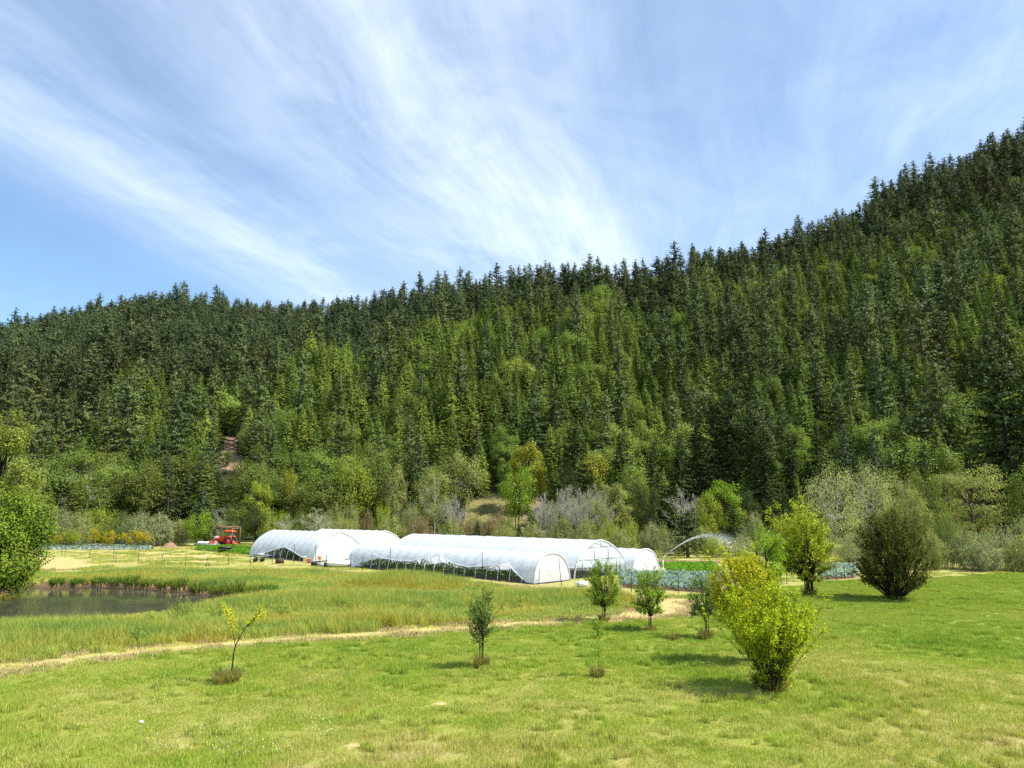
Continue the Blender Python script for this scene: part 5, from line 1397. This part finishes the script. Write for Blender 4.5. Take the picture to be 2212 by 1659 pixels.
pt = at(488, 1176, 119.0)
tr = empty('tractor', (pt[0], pt[1], gz(pt[0], pt[1])), R(-8), 'red farm tractor with sun canopy and front loader parked by a timber shelter', 'tractor')
# faces -x
b = MB(); b.prism([(-1.55, .75), (-1.55, 1.22), (-1.45, 1.36), (-.4, 1.5), (-.1, 1.5), (-.1, .7)], -.36, .36); b.build('hood', M['red'], tr)
b = MB(); b.box((-1.565, 0, 1.0), (.03, .6, .4)); b.build('grille', M['black'], tr)
for y in (-.22, .22):
    b = MB(); b.cyl((-1.59, y, 1.22), (-1.54, y, 1.22), .08, k=10); b.build('headlight', M['white'], tr)
b = MB(); b.box((-.6, 0, .62), (1.9, .42, .3)); b.box((.7, 0, .7), (1.0, .6, .4)); b.build('chassis', M['black'], tr)
b = MB(); b.box((.15, 0, .9), (.6, 1.0, .08)); b.build('platform', M['black'], tr)
b = MB(); b.box((.62, 0, 1.12), (.5, .5, .14)); b.box((.85, 0, 1.4), (.12, .5, .5)); b.build('seat', M['black'], tr)
b = MB(); b.tube([(.0, 0, 1.3), (.22, 0, 1.62)], .03, 6); b.tube([(.22 + .16 * math.cos(a) * .4, .2 * math.sin(a), 1.62 + .16 * math.cos(a)) for a in np.linspace(0, 2 * PI, 13)], .02, 5); b.build('steering_wheel', M['black'], tr)
for y in (-.62, .62):
    b = MB(); b.tube([(.95, y * .8, .9), (.98, y * .8, 2.25)], .045, 6); b.build('roll_bar', M['grey'], tr)
    b = MB(); b.prism([(.15, 1.0), (.3, 1.42), (.7, 1.62), (1.15, 1.5), (1.2, 1.42), (.7, 1.52), (.36, 1.34), (.25, 1.0)], y - .2, y + .2); b.build('fender', M['red'], tr)
b = MB(); b.prism([(-.35, 2.28), (-.1, 2.42), (.5, 2.5), (1.15, 2.42), (1.35, 2.28), (1.3, 2.22), (-.3, 2.22)], -.68, .68); b.build('canopy', M['red'], tr)
for y in (-.72, .72): wheel(tr, .72, y, .72, .36)
for y in (-.58, .58): wheel(tr, -1.15, y, .42, .26)
for y in (-.5, .5):
    b = MB(); b.prism([(-.05, .9), (-.05, 1.5), (-.5, 1.62), (-1.5, 1.35), (-2.25, .55), (-2.25, .35), (-2.05, .42), (-1.42, 1.1), (-.5, 1.35), (-.3, .9)], y - .07, y + .07); b.build('loader_arm', M['red'], tr)
b = MB(); b.prism([(-2.2, .12), (-2.2, .75), (-2.3, .8), (-2.45, .45), (-2.95, .16), (-2.95, .1)], -.85, .85); b.build('loader_bucket', M['red'], tr)
b = MB(); b.box((1.5, 0, .45), (.5, 1.1, .1)); b.box((1.4, 0, .62), (.08, .9, .3)); b.build('rear_hitch', M['red'], tr)

ps = at(480, 1170, 124.0)
sh = empty('timber_shelter', (ps[0], ps[1], gz(ps[0], ps[1])), R(-8), 'open timber frame shelter with thin flat roof behind the tractor', 'shelter')
for x, y, mt in ((-2.2, -1.3, 'wood_dark'), (-.1, -1.3, 'wood'), (-2.2, 1.3, 'wood_dark'), (1.0, 1.3, 'wood_dark'), (2.3, 1.3, 'wood'), (2.3, -1.3, 'wood')):
    b = MB(); b.box((x, y, 1.35), (.14, .14, 2.7)); b.build('post', M[mt], sh)
b = MB()
for y in (-1.3, 1.3): b.box((0, y, 2.78), (4.9, .1, .16))
b.box((-2.2, 0, 2.62), (.1, 2.5, .14)); b.box((2.3, 0, 2.62), (.1, 2.5, .14)); b.build('beam', M['wood'], sh)
for s_, x in ((1, -2.2), (-1, 2.3)):
    b = MB(); b.tube([(x, -1.3, 2.05), (x + .6 * s_, -1.3, 2.68)], .05, 4); b.build('brace', M['wood'], sh)
b = MB(); b.box((-1.15, 0, 2.92), (2.7, 3.1, .10)); b.build('roof', M['wood_dark'], sh)
b = MB()
for k in range(5): b.box((.45 + k * .48, 0, 2.90), (.07, 3.0, .1))
b.build('open_rafters', M['wood'], sh)

pt2 = at(447, 1179, 117.5)
tl = empty('flatbed_trailer', (pt2[0], pt2[1], gz(pt2[0], pt2[1])), R(-4), 'low grey flatbed trailer left of the tractor carrying white bags', 'trailer')
b = MB(); b.box((0, 0, .42), (3.3, 1.5, .1)); b.build('deck', M['grey'], tl)
b = MB(); b.box((0, -.72, .36), (3.35, .06, .16)); b.box((0, .72, .36), (3.35, .06, .16)); b.tube([(1.6, 0, .36), (2.5, 0, .34)], .05, 6); b.build('frame', M['black'], tl)
for x in (-.5, .3):
    for y in (-.62, .62):
        b = MB(); b.cyl((x, y - .08, .22), (x, y + .08, .22), .22, k=14); b.build('wheel', M['tyre'], tl)
def sack(name, loc, size, mat, label, cat, seed):
    g = G(seed); b = MB(); th = np.linspace(.05, PI - .05, 9); ph = np.arange(14) * 2 * PI / 14
    V = []
    for t in th:
        for q in ph:
            k = 1 + .12 * math.sin(q * 3 + seed) + .08 * math.sin(q * 5 + t * 4)
            V.append([math.copysign(abs(math.sin(t) * math.cos(q)) ** .75, math.cos(q)) * k, math.copysign(abs(math.sin(t) * math.sin(q)) ** .75, math.sin(q)) * k, math.cos(t)])
    V = np.array(V) * np.array(size) / 2
    V[:, 2] += size[2] / 2
    Q = [[i * 14 + j, (i + 1) * 14 + j, (i + 1) * 14 + (j + 1) % 14, i * 14 + (j + 1) % 14] for i in range(8) for j in range(14)]
    b.add(V, Q); b.N += [list(range(14))[::-1], list(range(112, 126))]
    o = b.build(name, M[mat], smooth=True); o.location = [float(v) for v in loc]; return tag(o, label, cat)
tx_, ty_, tz_ = pt2[0], pt2[1], gz(pt2[0], pt2[1]) + .47
sack('sack', (tx_ - .95, ty_ + .1, tz_), (1.1, .9, .4), 'white', 'white sack lying on the left end of the flatbed trailer', 'sack', 1)
sack('sack', (tx_ - .05, ty_ + .05, tz_), (.9, .8, .36), 'white', 'smaller white sack in the middle of the flatbed trailer', 'sack', 2)

def bucket_obj(name, loc, r, h, mat, label, rim='white'):
    o = empty(name, loc, 0, label, 'bucket'); b = MB(); k = 14
    ph = np.arange(k) * 2 * PI / k
    rings = [(r * .8, 0), (r, h), (r * 1.06, h), (r * 1.06, h - .03), (r * .94, h - .02), (r * .76, .03)]
    V = [(math.cos(q) * a, math.sin(q) * a, z) for a, z in rings for q in ph]
    Q = [[i * k + j, i * k + (j + 1) % k, (i + 1) * k + (j + 1) % k, (i + 1) * k + j] for i in range(len(rings) - 1) for j in range(k)]
    b.add(V, Q); b.N += [list(range(k))[::-1], [5 * k + j for j in range(k)]]; b.build('body', M[mat], o, smooth=False)
    b = MB(); b.tube([(math.cos(a) * r, 0, h + math.sin(a) * r * .7) for a in np.linspace(0, PI, 9)], .01, 4); b.build('handle', M['galv'], o)
    return o
bucket_obj('bucket', (tx_ + .65, ty_ - .2, tz_), .24, .42, 'salmon', 'salmon red bucket standing on the flatbed trailer')
bucket_obj('bucket', (tx_ + 1.2, ty_ + .3, tz_), .2, .36, 'white', 'white bucket on the trailer by the grey cabinet')
pc_ = at(455.5, 1178, 120.5); o = empty('cabinet', (pc_[0] + .8, pc_[1], gz(pc_[0], pc_[1])), R(-6), 'upright grey metal cabinet under the timber shelter', 'cabinet')
b = MB(); b.box((0, 0, .8), (.62, .55, 1.5)); b.build('body', M['grey'], o); b = MB(); b.box((0, -.29, .82), (.54, .02, 1.36)); b.build('door', M['grey'], o); b = MB(); b.box((.2, -.31, .9), (.03, .03, .2)); b.build('handle', M['black'], o)
for sx in (-.25, .25):
    b = MB(); b.box((sx, 0, .025), (.06, .45, .05)); b.build('foot', M['black'], o)

def cart(px, py, Lc, Wc, hz, mat, label, sides=True):
    q = gp(px, py); o = empty('garden_cart', (q[0], q[1], gz(q[0], q[1])), R(6), label, 'cart')
    b = MB(); b.box((0, 0, hz), (Lc, Wc, .05))
    if sides:
        for y in (-Wc / 2, Wc / 2): b.box((0, y, hz + .16), (Lc, .04, .26))
        for x in (-Lc / 2 + .02, Lc / 2 - .02): b.box((x, 0, hz + .16), (.04, Wc - .1, .26))
    b.build('tray', M[mat], o)
    for x in (-Lc * .36, Lc * .36):
        for y in (-Wc * .5, Wc * .5):
            b = MB(); b.cyl((x, y - .05, .2), (x, y + .05, .2), .2, k=14); b.build('wheel', M['tyre'], o)
    b = MB(); b.tube([(Lc / 2, 0, hz), (Lc / 2 + .5, 0, hz + .45)], .02, 5); b.tube([(Lc / 2 + .5, -.15, hz + .45), (Lc / 2 + .5, .15, hz + .45)], .02, 5); b.build('pull_handle', M['post'], o)
    return o
cart(485, 1194, 1.5, .8, .5, 'black', 'small black cart beside the green crop strips')
cart(559, 1213, 1.0, .7, .62, 'grey', "grey garden cart with two visible wheels at the tunnel's left corner")

# by the near corner of the left front tunnel
q = gp(667, 1217); bucket_obj('bucket', (q[0], q[1], gz(q[0], q[1]) + .0), .22, .5, 'salmon', 'salmon pink bucket standing by the fence at the left front tunnel')
q = gp(661, 1216); bucket_obj('bucket', (q[0] - .3, q[1] + .6, gz(q[0], q[1])), .2, .62, 'white', 'white bucket next to the salmon pink one')
q = at(691, 1203, 82.5); o = empty('harvest_basket', (q[0], q[1], gz(q[0], q[1])), 0, 'orange wicker basket on a post at the left front tunnel corner', 'basket')
b = MB(); b.tube([(0, 0, 0), (0, 0, .42)], .035, 6); b.build('stand', M['post'], o)
b = MB(); th = np.linspace(0, 2 * PI, 15)[:-1]; V = [(math.cos(a) * r_, math.sin(a) * r_, z_) for r_, z_ in ((.14, .42), (.22, .58), (.2, .74), (.1, .78)) for a in th]
b.add(V, [[i * 14 + j, i * 14 + (j + 1) % 14, (i + 1) * 14 + (j + 1) % 14, (i + 1) * 14 + j] for i in range(3) for j in range(14)]); b.N += [list(range(42, 56)), list(range(14))[::-1]]; b.build('bowl', M['orange'], o)
CR = []
for k, (px_, py_, s_, mt) in enumerate([(679, 1222, (.6, .45, .35), 'black'), (693, 1223, (.7, .5, .3), 'grey'), (707, 1225, (.6, .5, .42), 'black'), (604, 1217, (.75, .5, .5), 'wood_dark')]):
    q = gp(px_, py_); o = empty('crate', (q[0], q[1], gz(q[0], q[1])), R(12 * k), ['black crate just right of the salmon pink bucket', 'grey low crate between two black ones', 'taller black crate at the tunnel corner', 'dark wooden crate in the grass left of the tunnel opening'][k], 'crate', 'crates by the left front tunnel')
    b = MB(); x_, y_, z_ = s_; b.box((0, 0, .03), (x_, y_, .05))
    for sy in (-1, 1): b.box((0, sy * (y_ / 2 - .015), z_ / 2 + .03), (x_, .03, z_))
    for sx in (-1, 1): b.box((sx * (x_ / 2 - .015), 0, z_ / 2 + .03), (.03, y_ - .064, z_))
    b.build('body', M[mt], o)
    b = MB()
    for sx in (-1, 1): b.box((sx * (x_ / 2 + .012), 0, z_ * .85), (.02, y_ * .4, .05))
    b.build('grip', M['black'], o)
q = gp(733, 1225); sack('row_cover_heap', (q[0], q[1], gz(q[0], q[1])), (2.6, 1.3, .7), 'white', 'crumpled white row cover heap between the left and long tunnels', 'row cover', 5)
q = gp(1258, 1266); sack('row_cover_roll', (q[0], q[1], gz(q[0], q[1])), (1.05, .6, .42), 'white', "white bundle on the grass at the long tunnel's right end", 'bundle', 6)
q = gp(566, 1205); sack('row_cover_heap', (q[0], q[1], gz(q[0], q[1])), (1.6, .9, .45), 'white', "white film heap weighting the left front tunnel's far corner", 'row cover', 7)

# dirt mound
q = at(366, 1182, 116); g = G(800); n_ = 24; xs = np.linspace(-1, 1, n_)
X, Y = np.meshgrid(xs, xs); rr = np.sqrt(X ** 2 + Y ** 2)
Z = np.maximum(0, np.cos(np.clip(rr, 0, 1) * PI / 2)) * (1 + .25 * smooth_noise(X * 4, Y * 4, 1.2, 81)) + .12 * smooth_noise(X * 10, Y * 10, 1.2, 82) * (rr < .9)
b = MB(); i = np.arange(n_ - 1)[:, None] * n_; j = np.arange(n_ - 1)[None]
b.add(np.stack([X * 1.4, Y * 1.2, Z * .8 - .05], -1).reshape(-1, 3), np.stack([i + j, i + j + 1, i + j + 1 + n_, i + j + n_], -1).reshape(-1, 4))
o = b.build('dirt_mound', M['dirt'], smooth=True); o.location = (q[0], q[1], gz(q[0], q[1])); tag(o, 'reddish brown dirt mound left of the tractor', 'mound')

# ------------------------------------------------------------------ sky, sun, camera
SUN_EL, SUN_AZ = R(53), R(102)      # azimuth clockwise from the viewing direction
w = bpy.data.worlds.new('World'); SC.world = w; w.use_nodes = True
nt = w.node_tree; nt.nodes.clear(); Lk = nt.links
sky = nd(nt, 'ShaderNodeTexSky', sky_type='NISHITA'); sky.sun_disc = False; sky.sun_elevation = SUN_EL; sky.sun_rotation = SUN_AZ; sky.altitude = 300; sky.air_density = 1.0; sky.dust_density = .4; sky.ozone_density = 2.2
tc = nd(nt, 'ShaderNodeTexCoord')
sep = nd(nt, 'ShaderNodeSeparateXYZ'); Lk.new(tc.outputs['Generated'], sep.inputs[0])
zc = math_(nt, 'ADD', math_(nt, 'MAXIMUM', sep.outputs[2], .02), .06)
px_ = math_(nt, 'DIVIDE', sep.outputs[0], zc); py_ = math_(nt, 'DIVIDE', sep.outputs[1], zc)
vp = ray(1560, 1100); hv = np.array([vp[0], vp[1]]); hv = hv / np.linalg.norm(hv)
along = math_(nt, 'ADD', math_(nt, 'MULTIPLY', px_, float(hv[0])), math_(nt, 'MULTIPLY', py_, float(hv[1])))
across = math_(nt, 'SUBTRACT', math_(nt, 'MULTIPLY', px_, float(hv[1])), math_(nt, 'MULTIPLY', py_, float(hv[0])))
def plane(px, py):
    d = ray(px, py); d = d / np.linalg.norm(d); z = max(d[2], .02) + .06
    X, Y = d[0] / z, d[1] / z
    return X * hv[0] + Y * hv[1], X * hv[1] - Y * hv[0]
cv = nd(nt, 'ShaderNodeCombineXYZ'); Lk.new(along, cv.inputs[0]); Lk.new(across, cv.inputs[1])
warp = nd(nt, 'ShaderNodeTexNoise', i_Scale=.8, i_Detail=3.0); Lk.new(cv.outputs[0], warp.inputs['Vector'])
wv = nd(nt, 'ShaderNodeVectorMath', operation='MULTIPLY_ADD'); Lk.new(warp.outputs['Color'], wv.inputs[0]); wv.inputs[1].default_value = (.5, .32, 0); Lk.new(cv.outputs[0], wv.inputs[2])
st1 = noise(nt, mscale(nt, wv.outputs[0], (.22, 1.9, 1)), 1.5, 8, .62, .0)
st2 = noise(nt, mscale(nt, wv.outputs[0], (.4, 5.0, 1)), 2.2, 7, .62, .0)
big = noise(nt, mscale(nt, wv.outputs[0], (.5, 1.0, 1)), 1.1, 4, .55)
def band(p_list, width, amp, s0=None, s1=None):
    ss = [plane(*q) for q in p_list]; c0 = float(np.mean([q[1] for q in ss]))
    sepw = nd(nt, 'ShaderNodeSeparateXYZ'); Lk.new(wv.outputs[0], sepw.inputs[0])
    d = math_(nt, 'DIVIDE', math_(nt, 'SUBTRACT', math_(nt, 'SUBTRACT', sepw.outputs[1], .16), c0), width)
    gss = math_(nt, 'EXPONENT', math_(nt, 'MULTIPLY', math_(nt, 'MULTIPLY', d, d), -1.0))
    if s0 is not None: gss = math_(nt, 'MULTIPLY', gss, remap(nt, along, s0[0], s0[1], 0, 1, True))
    if s1 is not None: gss = math_(nt, 'MULTIPLY', gss, remap(nt, along, s1[0], s1[1], 1, 0, True))
    return math_(nt, 'MULTIPLY', gss, amp)
CL = []
if True:
    A1 = [plane(q[0], q[1]) for q in ((0, 310), (300, 430), (720, 590))]; A2 = [plane(*q) for q in ((450, 0), (1000, 250), (1230, 540))]
    print('CLOUDPLANE', A1, A2, [plane(*q) for q in ((0, 600), (330, 180), (700, 150), (1500, 400), (1900, 100), (2150, 150), (1250, 100))])
m = band([(150, 370), (720, 590)], .26, .9)
m = math_(nt, 'MAXIMUM', m, band([(600, 60), (1000, 300), (1200, 520)], .5, .95))
m = math_(nt, 'MAXIMUM', m, band([(100, 130), (300, 280)], .22, .6))
m = math_(nt, 'MAXIMUM', m, band([(1500, 200)], .7, .5))
m = math_(nt, 'MAXIMUM', m, band([(2100, 200)], .9, .55))
tex = math_(nt, 'ADD', math_(nt, 'MULTIPLY', remap(nt, st1, .25, .75), .8), math_(nt, 'MULTIPLY', remap(nt, st2, .3, .75), .24))
wisp = noise(nt, mscale(nt, wv.outputs[0], (1.0, 1.7, 1)), 2.4, 9, .66, .7)
tex = math_(nt, 'ADD', math_(nt, 'MULTIPLY', tex, .75), math_(nt, 'MULTIPLY', remap(nt, wisp, .32, .72), .34))
tex = math_(nt, 'ADD', math_(nt, 'MULTIPLY', tex, remap(nt, big, .3, .68, .35, 1.2)), .12)
den = math_(nt, 'MULTIPLY', math_(nt, 'MULTIPLY', m, math_(nt, 'SUBTRACT', tex, .10)), 1.4, clamp=True)
den = math_(nt, 'ADD', math_(nt, 'MULTIPLY', den, .74), .07)
hs = nd(nt, 'ShaderNodeHueSaturation', i_Saturation=1.14, i_Hue=.497); Lk.new(sky.outputs[0], hs.inputs['Color'])
skyc = mixc(nt, den, hs.outputs[0], (5.2, 5.9, 6.9))
bg = nd(nt, 'ShaderNodeBackground', i_Strength=.12); Lk.new(skyc, bg.inputs[0])
Lk.new(bg.outputs[0], nd(nt, 'ShaderNodeOutputWorld').inputs[0])

sd = bpy.data.lights.new('sun', 'SUN'); sd.energy = 5.0; sd.angle = R(.55); sd.color = (1.0, .955, .88)
so = link(bpy.data.objects.new('sun', sd))
sv = Vector((math.sin(SUN_AZ) * math.cos(SUN_EL), math.cos(SUN_AZ) * math.cos(SUN_EL), math.sin(SUN_EL)))
so.rotation_euler = sv.to_track_quat('Z', 'Y').to_euler(); so.location = (40, -20, 80)

cam = bpy.data.cameras.new('camera'); co = link(bpy.data.objects.new('camera', cam))
cam.sensor_width = 36; cam.sensor_fit = 'HORIZONTAL'; cam.lens = 36 * F / 2212; cam.clip_start = .2; cam.clip_end = 5000
co.location = (0, 0, HCAM); co.rotation_euler = (PI / 2 + TH, 0, 0)
SC.camera = co
SC.view_settings.view_transform = 'Standard'; SC.view_settings.look = 'None'; SC.view_settings.gamma = 1; SC.view_settings.exposure = 0.8
SC.cycles.max_bounces = 5; SC.cycles.diffuse_bounces = 3; SC.cycles.transmission_bounces = 4; SC.cycles.transparent_max_bounces = 12; SC.cycles.glossy_bounces = 2
SC.cycles.use_denoising = False; SC.cycles.caustics_reflective = False; SC.cycles.caustics_refractive = False
